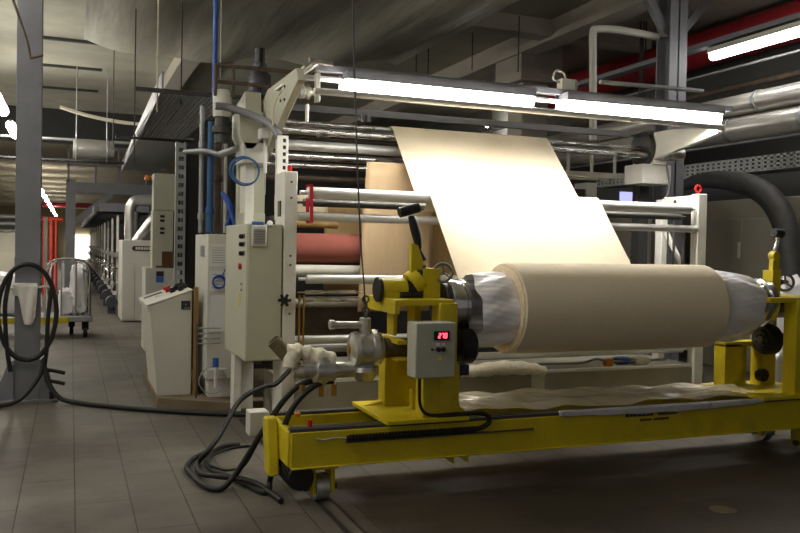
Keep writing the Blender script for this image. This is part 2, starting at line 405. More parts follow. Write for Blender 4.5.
# chain guard, junction box, drive motor
b = MB().prism([(4.78, .14), (4.9, .14), (4.99, .44), (4.94, .47), (4.87, .47)], 'x', 1.09, 1.158); b.build('chain_guard', yellow, tr, bevel=.012)
MB().box(1.03, 1.150, 5.06, 5.19, .32, .47).build('junction_box', cabgrey, tr, bevel=.006)
b = MB(); b.cyl((1.245, 4.62, .165), (1.245, 4.98, .165), .075, seg=24)
for k in range(7): b.cyl((1.245, 4.66 + k * .04, .165), (1.245, 4.675 + k * .04, .165), .084, seg=24)
b.box(1.2, 1.29, 4.74, 4.86, .22, .245)
b.build('drive_motor', blackpl, tr)
b = MB().cyl((1.30, 4.95, .452), (1.30, 4.95, .475), .02); b.build('beacon_base', orangepl, tr)
MB().cyl((1.30, 4.66, .450), (1.30, 4.66, .49), .014).build('push_button', redpl, tr)
def wheel(x, y):
    h = MB(); h.box(x - .07, x - .045, y - .07, y + .07, .05, .222); h.box(x + .045, x + .07, y - .07, y + .07, .05, .222); h.box(x - .085, x + .085, y - .09, y + .09, .2, .224)
    ho = h.build('wheel_housing', yellow, tr, bevel=.004)
    w = MB().lathe((x - .04, y, .08), (1, 0, 0), [(0, .06), (.0, .078), (.008, .08), (.072, .08), (.08, .078), (.08, .06)], 28); w.build('wheel', castsilver, ho)
    a = MB().cyl((x - .1, y, .08), (x + .1, y, .08), .022); a.build('axle', darksteel, ho)
for x, y in ((1.385, 4.72), (1.385, 5.14), (5.2, 4.72), (5.2, 5.14)): wheel(x, y)
b = MB()
for x in (2.14, 2.24): b.prism([(x, .222), (x + .07, .222), (x + .07, .17)], 'y', 4.62, 4.68)
b.build('bracket', yellow, tr)
# cable loop along the front beam
cc = MB(); cc.tube([(1.50, 4.585, .385), (1.8, 4.585, .385), (2.3, 4.585, .388), (2.37, 4.585, .392), (2.425, 4.585, .42), (2.42, 4.585, .462), (2.36, 4.585, .485), (2.25, 4.585, .486), (2.08, 4.585, .482)], .0155, seg=8)
for k in range(40): cc.box(1.52 + k * .0205, 1.53 + k * .0205, 4.566, 4.602, .367, .403)
cc.build('cable_chain', blackpl, tr)
b = MB(); b.tube([(1.32, 4.592, .395), (1.36, 4.59, .384), (1.42, 4.59, .39), (1.5, 4.59, .386)], .006); b.build('cable_end', boxgrey, tr)
MB().box(1.5, 2.75, 4.588, 4.6, .355, .365).build('chain_tray', rust, tr)
# ---- left stand
st = MB()
st.box(1.74, 2.28, 4.56, 5.22, .450, .474)
st.box(1.985, 2.225, 4.6, 4.72, .474, .79); st.box(2.085, 2.205, 4.6, 4.72, .79, 1.165); st.box(2.09, 2.20, 4.596, 4.60, .474, 1.165)
st.box(1.895, 2.12, 5.02, 5.14, .474, .80)
st.box(1.86, 2.14, 4.72, 5.15, .80, .815)
st.box(1.86, 1.92, 4.72, 5.14, .905, .93); st.box(1.94, 1.965, 5.0, 5.12, .93, 1.15)
st.box(1.80, 2.19, 4.62, 5.14, 1.15, 1.185); st.box(1.8, 1.83, 4.62, 5.14, 1.10, 1.15)
st.box(2.06, 2.175, 4.80, 4.94, 1.185, 1.37); st.box(2.03, 2.07, 4.86, 4.99, .80, 1.15)
st.prism([(1.985, 1.30), (2.05, 1.30), (2.10, 1.33), (2.03, 1.515), (1.985, 1.53)], 'y', 4.83, 4.87)
st.prism([(1.735, .455), (1.98, .455), (1.9, .50), (1.76, .474)], 'y', 5.05, 5.12)
st.prism([(2.02, .474), (2.24, .474), (2.24, .50), (2.02, .60)], 'y', 4.86, 4.9)
stl = st.build('left_stand', yellow, tr, bevel=.006); stl.name = 'bearing_stand'
b = MB(); b.cyl((1.79, 4.87, 1.235), (1.96, 4.87, 1.235), .072, seg=28); b.box(1.80, 2.06, 4.80, 4.94, 1.185, 1.215)
b.cyl((2.0, 4.87, 1.26), (2.06, 4.87, 1.30), .085, seg=24); b.build('bearing', yellow, stl)
b = MB(); b.cyl((1.77, 4.87, 1.235), (1.795, 4.87, 1.235), .078, seg=28); b.cyl((1.955, 4.87, 1.235), (2.09, 4.87, 1.235), .066, seg=24); b.cyl((1.90, 4.80, 1.205), (2.05, 4.80, 1.205), .02); b.build('bearing_bush', blackpl, stl)
b = MB(); b.cyl((2.08, 4.85, 1.42), (2.03, 4.85, 1.5), .018); b.tube([(2.045, 4.85, 1.49), (2.03, 4.85, 1.56), (2.005, 4.85, 1.64), (1.985, 4.85, 1.70)], lambda t: .017 + .012 * math.sin(PI * t), seg=10)
b.cyl((1.905, 4.85, 1.715), (2.04, 4.85, 1.755), .032, seg=16)
b.build('lever', black, stl)
def handwheel(c, nrm, R, parent):
    n = V(nrm).normalized(); a, q = frame_of(n); h = MB(); h.torus(c, n, R, R * .17)
    for k in range(3):
        d = a * math.cos(k * 2.0944 + .5) + q * math.sin(k * 2.0944 + .5); h.cyl(V(c), V(c) + d * R, R * .11, seg=8)
    h.cyl(V(c) - n * .02, V(c) + n * .05, R * .25, seg=12)
    return h.build('handwheel', wheelm, parent)
handwheel((2.19, 4.80, 1.345), (-.35, -1, .1), .058, stl)
b = MB(); b.cyl((2.02, 4.83, 1.345), (2.12, 4.83, 1.345), .018); b.cyl((2.07, 4.82, 1.36), (2.07, 4.82, 1.39), .012); b.build('clamp_screw', darksteel, stl)
b = MB(); b.cyl((2.20, 4.87, 1.13), (2.30, 4.87, 1.13), .155, seg=32); b.build('chuck', blackpl, stl)
b = MB(); b.lathe((2.285, 4.76, .882), (1, 0, 0), [(0, .05), (0, .1), (.02, .112), (.085, .112), (.1, .1), (.1, .05)], 32); b.cyl((2.2, 4.76, .882), (2.29, 4.76, .882), .05); b.build('brake_drum', black, stl)
b = MB(); b.box(2.225, 2.29, 4.6, 4.7, .72, .785); b.build('sensor_box', darkblue, stl)
b = MB().cyl((1.80, 4.87, .868), (2.24, 4.87, .868), .062, seg=24); b.cyl((2.0, 4.87, .868), (2.02, 4.87, .868), .07, seg=24); b.build('drive_shaft', rust, stl)
# control box
b = MB().box(1.872, 2.128, 4.46, 4.597, .735, 1.062); cbx = b.build('control_box', boxgrey, tr, bevel=.008)
MB().box(1.985, 2.085, 4.453, 4.460, .958, 1.012).build('display_window', blackpl, cbx)
# seven segment digits 2 7 0
SEG = {'2': 'abged', '7': 'abc', '0': 'abcdef'}
def digit(mb, ch, x, z, w, h, y):
    t = .004; sk = .12
    P = {'a': (0, h, w, h), 'd': (0, 0, w, 0), 'g': (0, h / 2, w, h / 2), 'b': (w, h / 2, w, h), 'c': (w, 0, w, h / 2), 'e': (0, 0, 0, h / 2), 'f': (0, h / 2, 0, h)}
    for s_ in SEG[ch]:
        x0, z0, x1, z1 = P[s_]
        mb.beam((x + x0 + sk * z0, y, z + z0), (x + x1 + sk * z1, y, z + z1 + 1e-5), .003, t, up=(0, 1, 0) if z0 != z1 else (0, 0, 1))
b = MB()
for k, ch in enumerate('270'): digit(b, ch, 2.012 + k * .02, .972, .012, .026, 4.4525)
b.build('red_digits', led, cbx)
b = MB()
for x in (2.012, 2.045): b.cyl((x, 4.46, .905), (x, 4.44, .905), .013, seg=16); b.box(x - .003, x + .003, 4.43, 4.445, .892, .918)
b.cyl((1.975, 4.46, .905), (1.975, 4.45, .905), .007)
b.build('switch_knob', blackpl, cbx)
b = MB(); 
for x in (2.0, 2.035): b.box(x, x + .024, 4.458, 4.4602, .925, .943)
b.build('switch_label', paper, cbx)
MB().prism([(2.012, .84), (2.044, .84), (2.028, .868)], 'y', 4.457, 4.4602).build('warning_label', yellowlabel, cbx)
MB().tube([(1.93, 4.53, .735), (1.93, 4.53, .66), (1.95, 4.56, .56), (2.0, 4.58, .5), (2.1, 4.585, .485)], .01).build('box_cable', black, cbx)
# ---- right stand
st = MB()
st.box(4.62, 5.3, 4.56, 5.22, .450, .474)
st.box(4.955, 5.16, 4.6, 4.72, .474, 1.165)
st.box(4.69, 4.86, 5.02, 5.14, .474, .80); st.box(4.86, 4.98, 5.10, 5.14, .474, .80); st.box(5.06, 5.2, 5.02, 5.14, .474, 1.15)
st.box(4.69, 5.2, 5.02, 5.14, .78, .82)
st.box(4.72, 5.3, 4.62, 5.14, 1.15, 1.185)
st.box(4.92, 5.0, 4.80, 4.9, 1.185, 1.38)
st.prism([(4.94, 1.30), (5.02, 1.30), (5.01, 1.50), (4.97, 1.53), (4.95, 1.48)], 'y', 4.83, 4.87)
st.cyl((4.975, 4.82, 1.49), (4.975, 4.88, 1.49), .035)
st.box(4.88, 4.94, 4.82, 4.88, 1.185, 1.30)
sr = st.build('bearing_stand', yellow, tr, bevel=.006)
b = MB(); b.cyl((4.86, 4.87, 1.13), (5.02, 4.87, 1.13), .05); b.cyl((5.0, 4.87, 1.075), (5.12, 4.87, 1.075), .06, seg=24); b.build('chuck', chrome, sr)
b = MB(); b.lathe((4.96, 4.93, .842), (1, 0, 0), [(0, .0), (0, .045), (-.012, .05), (-.012, .07), (0, .075), (0, .105), (.02, .116), (.1, .116), (.11, .1), (.11, .04)], 36); b.cyl((5.06, 4.93, .842), (5.2, 4.93, .842), .05); b.build('brake_drum', black, sr)
b = MB(); b.torus((4.955, 4.93, .842), (1, 0, 0), .062, .007, 28, 6); b.cyl((4.94, 4.93, .842), (4.962, 4.93, .842), .03)
for k in range(6): b.cyl((4.945, 4.93 + .045 * math.cos(k * PI / 3), .842 + .045 * math.sin(k * PI / 3)), (4.965, 4.93 + .045 * math.cos(k * PI / 3), .842 + .045 * math.sin(k * PI / 3)), .007, seg=8)
b.build('drum_hub', rust, sr)
handwheel((5.04, 4.80, 1.29), (-.6, -1, .1), .062, sr)
b = MB(); b.cyl((4.99, 4.83, 1.30), (5.05, 4.80, 1.29), .016); b.build('clamp_screw', darksteel, sr)
b = MB(); b.cyl((4.985, 4.85, 1.53), (5.01, 4.85, 1.60), .018); b.cyl((5.01, 4.85, 1.60), (5.0, 4.85, 1.66), .02); b.build('lever_arm', chrome, sr)
b = MB(); b.cyl((4.965, 4.85, 1.665), (5.05, 4.85, 1.66), .035); b.build('lever_pad', black, sr)
b = MB(); b.cyl((5.07, 5.0, .55), (5.07, 5.06, .55), .05, seg=20); b.build('idler_wheel', black, sr)

# ================================================================== FABRIC ROLL
C0 = (4.87, 1.112); RR = .302; XL, XR = 2.665, 4.31
ro = T('fabric_roll', 'large roll of cream fabric lying across the yellow trolley', 'fabric roll', (3.5, 4.87, C0[1] - RR))
MB().lathe((XL, C0[0], C0[1]), (1, 0, 0), [(0, RR - .10), (0, RR - .012), (.012, RR), (XR - XL - .012, RR), (XR - XL, RR - .012), (XR - XL, RR - .10)], 96, cap=False).build('fabric_winding', fabric, ro)
b = MB().lathe((XL - .004, C0[0], C0[1]), (1, 0, 0), [(0, .18), (0, RR - .01), (.004, RR - .01), (.004, .18)], 72, cap=False); b.build('wound_edge', fabric_edge, ro)
b = MB().lathe((XR, C0[0], C0[1]), (1, 0, 0), [(0, .18), (.004, .18), (.004, RR - .01), (0, RR - .01)], 72, cap=False); b.build('wound_edge', fabric_edge, ro)
b = MB(); b.lathe((2.235, C0[0], C0[1] + .02), (1, 0, 0), [(0, .10), (0, .165), (.01, .172), (.05, .172), (.055, .162), (.09, .162), (.095, .172), (.13, .172), (.14, .165), (.5, .165)], 48)
b.build('steel_core', chrome, ro)
b = MB(); b.lathe((4.28, C0[0], C0[1] + .02), (1, 0, 0), [(0, .165), (.54, .165), (.55, .185), (.60, .185), (.61, .15), (.64, .13)], 48); b.build('steel_core', chrome, ro)
def wrap(x0, x1, r0, r1, seed, blk):
    rnd = random.Random(seed); ph = [rnd.random() * 6 for _ in range(6)]
    def fn(u, v):
        th = 2 * PI * u; r = r0 + (r1 - r0) * v ** .7 + .012 * math.sin(PI * v)
        tw = th + .5 * v
        w = .005 * math.sin(7 * tw + ph[0]) + .003 * math.sin(13 * tw - 3 * v + ph[1]) + .006 * math.sin(3 * th + 6 * v + ph[3]) + .0016 * math.sin(19 * th + 14 * v + ph[2]) * math.sin(2 * th + 5 * v) + .0008 * math.sin(37 * th - 7 * v + ph[1])
        e = .014 * math.sin(3 * th + ph[4]) + .008 * math.sin(7 * th + ph[5])
        x = x0 + (x1 - x0) * v + e * (1 - v)
        return (x, C0[0] + (r + w) * math.cos(th), C0[1] + .012 * (1 - v) - .01 + (r + w) * math.sin(th))
    return MB().grid(fn, 260, 26).build('plastic_wrap', plastic, ro)
wrap(2.40, 2.66, .215, .236, 3, 0)
wrap(4.72, 4.316, .218, .262, 8, 0)

# ================================================================== FABRIC WEB
A = Vector((6.165, 1.945)); Cc = Vector(C0); d = Cc - A; D = d.length; RW = RR + .004
ang = math.atan2(d.y, d.x) + math.asin(RW / D); tl = math.sqrt(D * D - RW * RW)
tp = A + Vector((math.cos(ang), math.sin(ang))) * tl
thz = -1.25; tpz = Vector((Cc.x + RW * math.cos(thz), Cc.y + RW * math.sin(thz)))
path = [(7.16, 2.57), (7.10, 2.592), (7.04, 2.575), (6.9, 2.425), (6.7, 2.21), (6.52, 2.015), (6.40, 1.885), (6.34, 1.82), (6.29, 1.80), (6.245, 1.83), (6.24, 1.90), (6.225, 1.945), (6.2, 1.957), (6.165, 1.945), (5.95, 1.69), (5.70, 1.40), (5.48, 1.145), (5.36, 1.005), (5.28, .93), (5.16, .87), tuple(tpz)]
WL, WR = 2.68, 4.305
P = smooth_path([(0, p[0], p[1]) for p in path], 6)
k = len(P) - 1
b = MB().grid(lambda u, v: (WL + (WR - WL) * v, P[round(u * k)].y, P[round(u * k)].z), k, 4)
tag(b.build('fabric_web', fabric, solid=.002), 'wide bright cream fabric web running down from the top rollers to the roll', 'fabric')

# ================================================================== WINDER FRAME with rollers
fr = T('roller_frame', 'off white frame with long silver guide rollers behind the yellow trolley', 'machine frame', (3.5, 6.7, 0))
b = MB().box(1.50, 1.598, 6.19, 6.50, .0, 2.06); b.build('side_post', framewhite, fr, bevel=.006)
b = MB().box(5.40, 5.50, 6.17, 6.27, 0, 2.05); b.box(5.40, 5.47, 6.68, 6.78, 0, 2.02); b.box(5.42, 5.45, 6.27, 6.68, 1.96, 2.04); b.beam((5.42, 6.3, 1.25), (5.42, 6.68, 1.75), .03, .05); b.build('side_post', framewhite, fr, bevel=.006)
b = MB(); b.cyl((5.36, 6.45, 1.05), (5.36, 6.45, 2.0), .012); b.cyl((5.39, 6.35, 1.0), (5.39, 6.35, 1.75), .018); b.cyl((5.33, 6.5, 1.0), (5.33, 6.5, 1.9), .008); b.build('tie_rod', darksteel, fr)
b = MB().torus((5.45, 6.24, 2.10), (0, 1, 0), .032, .010, 20); b.cyl((5.45, 6.24, 2.04), (5.45, 6.24, 2.07), .012); b.build('lifting_ring', redpl, fr)
b = MB().cyl((1.55, 6.25, 2.06), (1.55, 6.25, 2.11), .018); b.build('signal_cap', redpl, fr)
for z in (1.98, 1.86, 1.42, 1.35, .98): MB().cyl((1.55, 6.18, z), (1.55, 6.192, z), .008).build('bolt', darksteel, fr)
MB().box(1.49, 1.503, 6.3, 6.38, 1.72, 1.84).build('vent_slot', darksteel, fr)
b = MB().box(1.56, 5.55, 6.2, 7.1, 0, .44); b.build('base_box', basegrey, fr, bevel=.01)
MB().box(1.6, 5.5, 6.195, 6.26, .44, .462).build('base_ledge', cabgrey, fr)
def roller(y, z, r, x0=1.62, x1=5.38, m_=None, j=.06, name='roller'):
    b = MB().lathe((x0, y, z), (1, 0, 0), [(0, r * .35), (j, r * .35), (j, r * .96), (j + .004, r), (x1 - x0 - j - .004, r), (x1 - x0 - j, r * .96), (x1 - x0 - j, r * .35), (x1 - x0, r * .35)], 28)
    return b.build(name, m_ or alu, fr)
roller(6.2, 1.905, .046)
roller(6.32, 1.835, .030, m_=darksteel)
roller(6.2, 1.722, .033, x0=1.598, x1=5.41, j=.002)
roller(6.2, 1.243, .036)
roller(6.22, 1.14, .016, m_=steel, x1=2.15)
roller(6.22, 1.085, .022, m_=steel, x1=2.17)
roller(6.25, .60, .03)
roller(6.6, .665, .042, x1=5.3)
roller(6.45, .745, .036, x1=5.3)
b = MB(); b.cyl((1.63, 6.2, 1.12), (1.63, 6.2, .48), .007); b.cyl((1.665, 6.2, 1.12), (1.665, 6.2, .48), .007); b.build('brass_rod', brass, fr)
# star knob on post
b = MB(); b.cyl((1.47, 6.16, 1.085), (1.53, 6.17, 1.085), .012)
for k in range(6): b.cyl((1.5, 6.15 - .004, 1.085), (1.5 + .05 * math.cos(k * PI / 3), 6.146, 1.085 + .05 * math.sin(k * PI / 3)), .012, seg=8)
b.cyl((1.5, 6.12, 1.085), (1.5, 6.19, 1.085), .026); b.build('star_knob', blackpl, fr)
# ================================================================== UPPER ROLLER GANTRY
ug = T('top_roller_stand', 'overhead row of steel rollers carried between two pale bracket arms', 'machine frame', (3.5, 7.1, 2.2))
b = MB()
b.prism([(5.93, 2.70), (6.0, 2.80), (6.95, 2.80), (7.32, 2.66), (7.32, 2.2), (7.2, 2.2), (6.25, 2.58)], 'x', 1.52, 1.58)
b.prism([(7.0, 2.2), (7.4, 2.2), (7.4, 2.75), (7.1, 2.8)], 'x', 1.36, 1.50)
b.box(1.36, 1.60, 7.35, 7.45, .44, 2.75)
b.build('bracket_arm', cabgreen, ug, bevel=.006)
b = MB().prism([(6.06, 2.60), (6.06, 2.665), (6.75, 2.72), (7.3, 2.72), (7.3, 2.4), (6.86, 2.46)], 'x', 5.50, 5.56)
b.box(5.50, 5.66, 6.95, 7.3, 2.40, 2.72); b.box(5.40, 5.76, 7.0, 7.3, 2.2, 2.40)
b.build('bracket_arm', framewhite, ug, bevel=.006)
MB().box(5.60, 5.72, 7.3, 7.42, 0, 2.75).build('support_post', darkpaint, ug)
b = MB(); b.lathe((5.445, 7.1, 2.56), (1, 0, 0), [(0, .02), (0, .17), (.03, .18), (.05, .18)], 40); b.build('end_flange', darksteel, ug)
b = MB(); b.cyl((5.55, 6.9, 2.50), (5.8, 6.9, 2.50), .07); b.build('gear_motor', castsilver, ug)
b = MB(); b.lathe((1.58, 6.35, 2.70), (1, 0, 0), [(0, .03), (.06, .03), (.06, .055), (.09, .06), (.1, .048), (.12, .06), (.14, .06), (.14, .03), (.18, .03)], 24); b.build('roller_bearing', castsilver, ug)
b = MB().box(1.70, 1.73, 6.07, 6.14, 2.58, 2.80); b.box(1.66, 1.68, 6.2, 6.24, 2.44, 2.58); b.build('lamp_hanger', framewhite, ug, bevel=.004)
b = MB(); b.cyl((1.58, 6.06, 2.77), (1.68, 6.02, 2.86), .018); b.beam((1.50, 6.5, 2.72), (1.68, 6.02, 2.85), .05, .015); b.cyl((1.62, 6.0, 2.87), (1.8, 6.0, 2.855), .02); b.build('hinge_bar', castsilver, ug)
b = MB(); 
for y, z in ((6.32, 2.72), (6.45, 2.73), (6.32, 2.62), (6.45, 2.63)): b.cyl((1.51, y, z), (1.525, y, z), .012, seg=8)
b.build('bolt_heads', darksteel, ug)
def trol(y, z, r, x0=1.6, x1=5.40, m_=None, name='roller'):
    return MB().cyl((x0, y, z), (x1, y, z), r, seg=28).build(name, m_ or steel, ug)
trol(6.0, 2.645, .026, 1.66, 5.50, alu, 'lamp_tube')
trol(6.16, 2.772, .022, 1.6, 5.45, alu, 'lamp_tube')
b = MB().box(1.72, 5.72, 6.12, 6.19, 2.825, 2.872); b.build('lamp_channel', greysteel, ug)
b = MB().box(1.6, 5.42, 7.24, 7.30, 2.695, 2.755); b.box(2.45, 2.48, 7.22, 7.24, 2.64, 2.71); b.box(2.51, 2.54, 7.22, 7.24, 2.64, 2.71); b.build('lower_channel', greysteel, ug)
trol(7.1, 2.565, .024, x1=5.46); trol(7.02, 2.49, .036, x1=5.46); trol(7.12, 2.375, .045, x1=3.9, m_=alu); trol(7.2, 2.29, .035, x1=3.9); trol(7.3, 2.22, .028, x1=3.9)
trol(7.4, 2.47, .02, x1=3.9, m_=rust); trol(7.5, 2.60, .03, m_=darksteel); trol(7.6, 2.36, .05, x1=3.9, m_=darksteel); trol(7.45, 2.12, .03, x1=3.9, m_=rust)
b = MB(); b.tube([(5.70, 7.0, 2.40), (5.72, 6.98, 2.2), (5.70, 6.99, 2.08), (5.6, 7.02, 1.98)], .012); b.build('cable', greysteel, ug)
# cable ladder behind the right bracket
la = T('cable_ladder', 'pale steel cable ladder running behind the right roller bracket', 'cable tray', (4.9, 7.75, 2.3))
b = MB().box(4.2, 5.7, 7.68, 7.72, 2.56, 2.62); b.box(4.2, 5.7, 7.68, 7.72, 2.30, 2.36); b.box(4.2, 5.7, 7.98, 8.02, 2.30, 2.36); b.build('rail', cabgrey, la)
for i in range(9): MB().box(4.3 + i * .16, 4.325 + i * .16, 7.72, 7.98, 2.31, 2.345).build('rung', cabgrey, la)
for i in range(5): MB().box(4.35 + i * .3, 4.38 + i * .3, 7.69, 7.71, 2.36, 2.56).build('upright', cabgrey, la)

# ================================================================== CLOTHS INSIDE THE MACHINE
y0 = 7.25
def hang(name, label, x0, x1, z0, z1, y, m_, lean=0.0, dy=0.0, group=None):
    b = MB().grid(lambda u, v: (x0 + (x1 - x0) * u - lean * (1 - v), y + dy * v + .01 * math.sin(5 * u + 3 * v), z0 + (z1 - z0) * v), 14, 10)
    return tag(b.build(name, m_, solid=.003), label, 'fabric', group)
hang('beige_cloth', 'broad beige cloth hanging inside the machine behind the black lever', 2.38, 3.05, .935, 2.24, 6.85, backcloth, .06)
hang('tan_cloth', 'golden tan cloth strip hanging just right of the broad beige cloth', 2.98, 4.2, .95, 2.15, 7.15, tancloth)
hang('tan_cloth', 'golden tan cloth strip glimpsed behind the red brown cloth roll', 2.2, 2.75, 1.05, 1.93, 7.5, tancloth)
hang('cream_cloth', 'cream cloth strip showing above the red brown cloth roll at the left', 1.7, 2.2, 1.80, 1.96, 7.4, fabric)
b = MB().lathe((1.62, 7.05, 1.478), (1, 0, 0), [(0, .04), (0, .13), (.98, .13), (.98, .04)], 48)
rb = tag(b.build('red_cloth_roll', redcloth), 'red brown cloth roll mounted between the left post and beige cloth', 'cloth roll')
inr = T('inner_rollers', 'stack of pale rollers below the red brown cloth roll', 'rollers', (2.0, 7.0, .5))
for (y, z, r, x1, m_) in ((7.0, 1.285, .05, 2.55, cabgrey), (7.1, 1.69, .035, 2.2, wood), (7.05, 1.0, .04, 2.40, cabbeige), (7.0, .67, .05, 2.6, cabgrey), (7.1, 1.36, .03, 2.42, rust)):
    MB().cyl((1.60, y, z), (x1, y, z), r, seg=24).build('roller', m_, inr)
MB().box(1.62, 2.6, 7.3, 7.5, .5, 1.02).build('inner_panel', rust, inr)
MB().box(1.6, 1.62, 6.95, 7.5, .44, 1.75).build('side_plate', darksteel, inr)
# red ribbon tied round two rollers
b = MB()
for y in (6.145, 6.262):
    b.beam((1.70, y, 1.67), (1.695, y, 1.965), .026, .004, up=(0, 1, 0))
b.beam((1.695, 6.143, 1.965), (1.695, 6.264, 1.965), .026, .004); b.beam((1.70, 6.143, 1.675), (1.70, 6.264, 1.675), .026, .004)
tag(b.build('red_ribbon', redribbon), 'red ribbon tied around the two upper left rollers', 'ribbon')

# ================================================================== DARK BODY OF THE LINE BEHIND
b = MB().box(1.75, 6.2, 9.2, 13.5, .0, 2.3); b.box(2.2, 5.8, 9.6, 13.0, 2.3, 2.6)
tag(b.build('dryer_housing', darkhousing), 'dark bulky machine housing behind the silver guide rollers', 'machine')
b = MB().box(1.75, 6.4, 19, 58, .0, 2.6)
tag(b.build('printing_line', darkhousing), 'long dark machine body receding along the right of the aisle', 'machine')

# ================================================================== LEFT CONTROL CABINET
cb = T('control_cabinet', 'pale green grey control cabinet with ventilation grille left of the roller frame', 'cabinet', (1.36, 6.5, .62))
MB().box(1.222, 1.492, 6.215, 7.12, .62, 1.655).build('body', cabgreen, cb, bevel=.005)
MB().box(1.230, 1.488, 6.2, 6.214, .628, 1.645).build('door', cabgreen, cb, bevel=.004)
b = MB().box(1.252, 1.366, 6.178, 6.2, 1.485, 1.645); gr = b.build('fan_grille', cabgrey, cb, bevel=.008)
b = MB()
for k in range(9): b.box(1.268, 1.350, 6.172, 6.178, 1.508 + k * .0125, 1.514 + k * .0125)
b.build('louvre', greyprint, gr)
b = MB().box(1.255, 1.34, 6.185, 6.205, 1.648, 1.672); b.build('display', bluesign, gr)
MB().cyl((1.39, 6.25, 1.64), (1.39, 6.19, 1.665), .022).build('beacon', paper, cb)
for z, m_ in ((1.56, blackpl), (1.50, blackpl), (1.43, blackpl)):
    b = MB(); b.cyl((1.222, 6.36, z), (1.196, 6.36, z), .018); b.box(1.19, 1.2, 6.35, 6.37, z - .014, z + .014); b.build('switch_knob', m_, cb)
    b = MB().box(1.2185, 1.222, 6.29, 6.33, z - .015, z + .02); b.build('switch_label', darkprint, cb)
    b = MB().cyl((1.222, 6.45, z), (1.208, 6.45, z), .01); b.build('lamp_cap', paper, cb)
b = MB(); b.cyl((1.222, 6.42, 1.33), (1.20, 6.42, 1.33), .024); b.build('stop_button', redpl, cb)
MB().box(1.2175, 1.222, 6.44, 6.475, 1.02, 1.12).build('warning_label', yellowlabel, cb)
b = MB(); 
for z in (1.185, 1.14): b.box(1.2165, 1.2176, 6.34, 6.42, z, z + .02)
b.build('type_plate', greyprint, cb)
b = MB().prism([(6.9, .14), (6.9, .66), (6.45, .66), (6.5, .62), (6.75, .60), (6.75, .14)], 'x', 1.24, 1.30); b.box(1.30, 1.42, 6.86, 6.9, .14, .62); b.build('support_bracket', framewhite, cb, bevel=.004)
b = MB().box(1.36, 1.56, 7.14, 7.34, 1.40, 1.77); tag(b.build('junction_box', cabgreen, bevel=.006), 'plain beige box behind the top of the grille cabinet', 'box')
# dial cabinet with papers
dc = T('pinned_paper_cabinet', 'pale cabinet with pinned papers and a coiled blue cable', 'cabinet', (1.3, 7.9, .12))
MB().box(1.13, 1.52, 7.5, 8.3, .29, 1.585).build('body', cabgrey, dc, bevel=.006)
MB().box(1.16, 1.5, 7.55, 8.25, .12, .30).build('plinth', framewhite, dc)
b = MB().box(1.15, 1.30, 7.494, 7.5, 1.30, 1.50); b.box(1.15, 1.30, 7.494, 7.5, 1.08, 1.26); b.box(1.16, 1.31, 7.494, 7.5, .72, 1.04); b.build('paper', paper, dc)
b = MB()
for k in range(7): b.box(1.165, 1.28, 7.4925, 7.4942, 1.33 + k * .022, 1.334 + k * .022)
for k in range(5): b.box(1.165, 1.285, 7.4925, 7.4942, 1.11 + k * .028, 1.115 + k * .028)
b.build('print_lines', greyprint, dc)
MB().box(1.122, 1.13, 7.7, 7.9, 1.38, 1.48).build('dial_plate', greyprint, dc)
b = MB()
for k in range(4): b.torus((1.225, 7.47 - .01 * k, 1.155 + .004 * k), (.1 * (k - 1.5), 1, .05 * k), .052 + .004 * (k % 2), .0055, 28, 6)
b.tube([(1.25, 7.47, 1.2), (1.27, 7.47, 1.25), (1.29, 7.47, 1.29)], .0055)
tag(b.build('cable_coil', bluepl), 'small coil of blue cable hanging on the papered cabinet', 'cable')
rr = T('pipe_bundle', 'bundle of thin horizontal rods beneath the pinned papers', 'pipes', (1.15, 7.4, .6))
for k in range(4): MB().cyl((1.03, 7.43, .62 + k * .045), (1.24, 7.43, .62 + k * .045), .007, seg=8).build('rod', galv, rr)
b = MB().box(1.03, 1.04, 7.42, 7.44, .14, .80); b.build('upright', darksteel, rr)
vf = T('air_filter', 'small blue capped air filter below the papered cabinet', 'valve', (1.19, 7.35, .3))
MB().cyl((1.19, 7.36, .42), (1.19, 7.36, .50), .026).build('cap', bluepl, vf)
b = MB(); b.cyl((1.19, 7.36, .38), (1.19, 7.36, .42), .02); b.cyl((1.19, 7.36, .24), (1.19, 7.36, .38), .014); b.cyl((1.12, 7.36, .40), (1.28, 7.36, .40), .010); b.build('bowl', paper, vf)
b = MB().torus((1.17, 7.38, .30), (0, 1, .1), .12, .005, 32, 6); b.build('air_hose', galv, vf)
# plinth below console and cabinets
S(MB().prism([(.735, 7.74), (.735, 9.3), (2.2, 9.3), (2.2, 7.28), (1.3, 7.32)], 'z', 0, .115).build('concrete_plinth', plinthm, bevel=.012))

# ================================================================== CONSOLE
co = T('control_console', 'white sloped control desk with coloured buttons standing at the aisle', 'control desk', (.88, 8.2, .115))
prof = [(.74, .115), (1.035, .115), (1.035, 1.065), (.642, .925), (.642, .895), (.665, .88)]
MB().prism(prof, 'y', 7.77, 8.75).build('body', cabgrey, co, bevel=.006)
b = MB().prism([(.640, .928), (1.04, 1.070), (1.04, 1.082), (.634, .94)], 'y', 7.76, 8.76); tp_ = b.build('desk_top', framewhite, co, bevel=.004)
def desk(t, y): return V(.637 + .40 * t, y, .940 + .142 * t)
nrm = V(-.142, 0, .40).normalized()
b = MB(); b.cyl(desk(.6, 8.3), desk(.6, 8.3) + nrm * .03, .022); b.cyl(desk(.6, 8.3) + nrm * .03, desk(.6, 8.3) + nrm * .055, .036); b.build('stop_button', redpl, tp_)
for t_, yy in ((.66, 8.1), (.78, 8.2), (.82, 8.0), (.85, 8.35), (.93, 8.1), (.93, 8.3)):
    b = MB(); b.cyl(desk(t_, yy), desk(t_, yy) + nrm * .045, .026); b.build('button', blackpl, tp_)
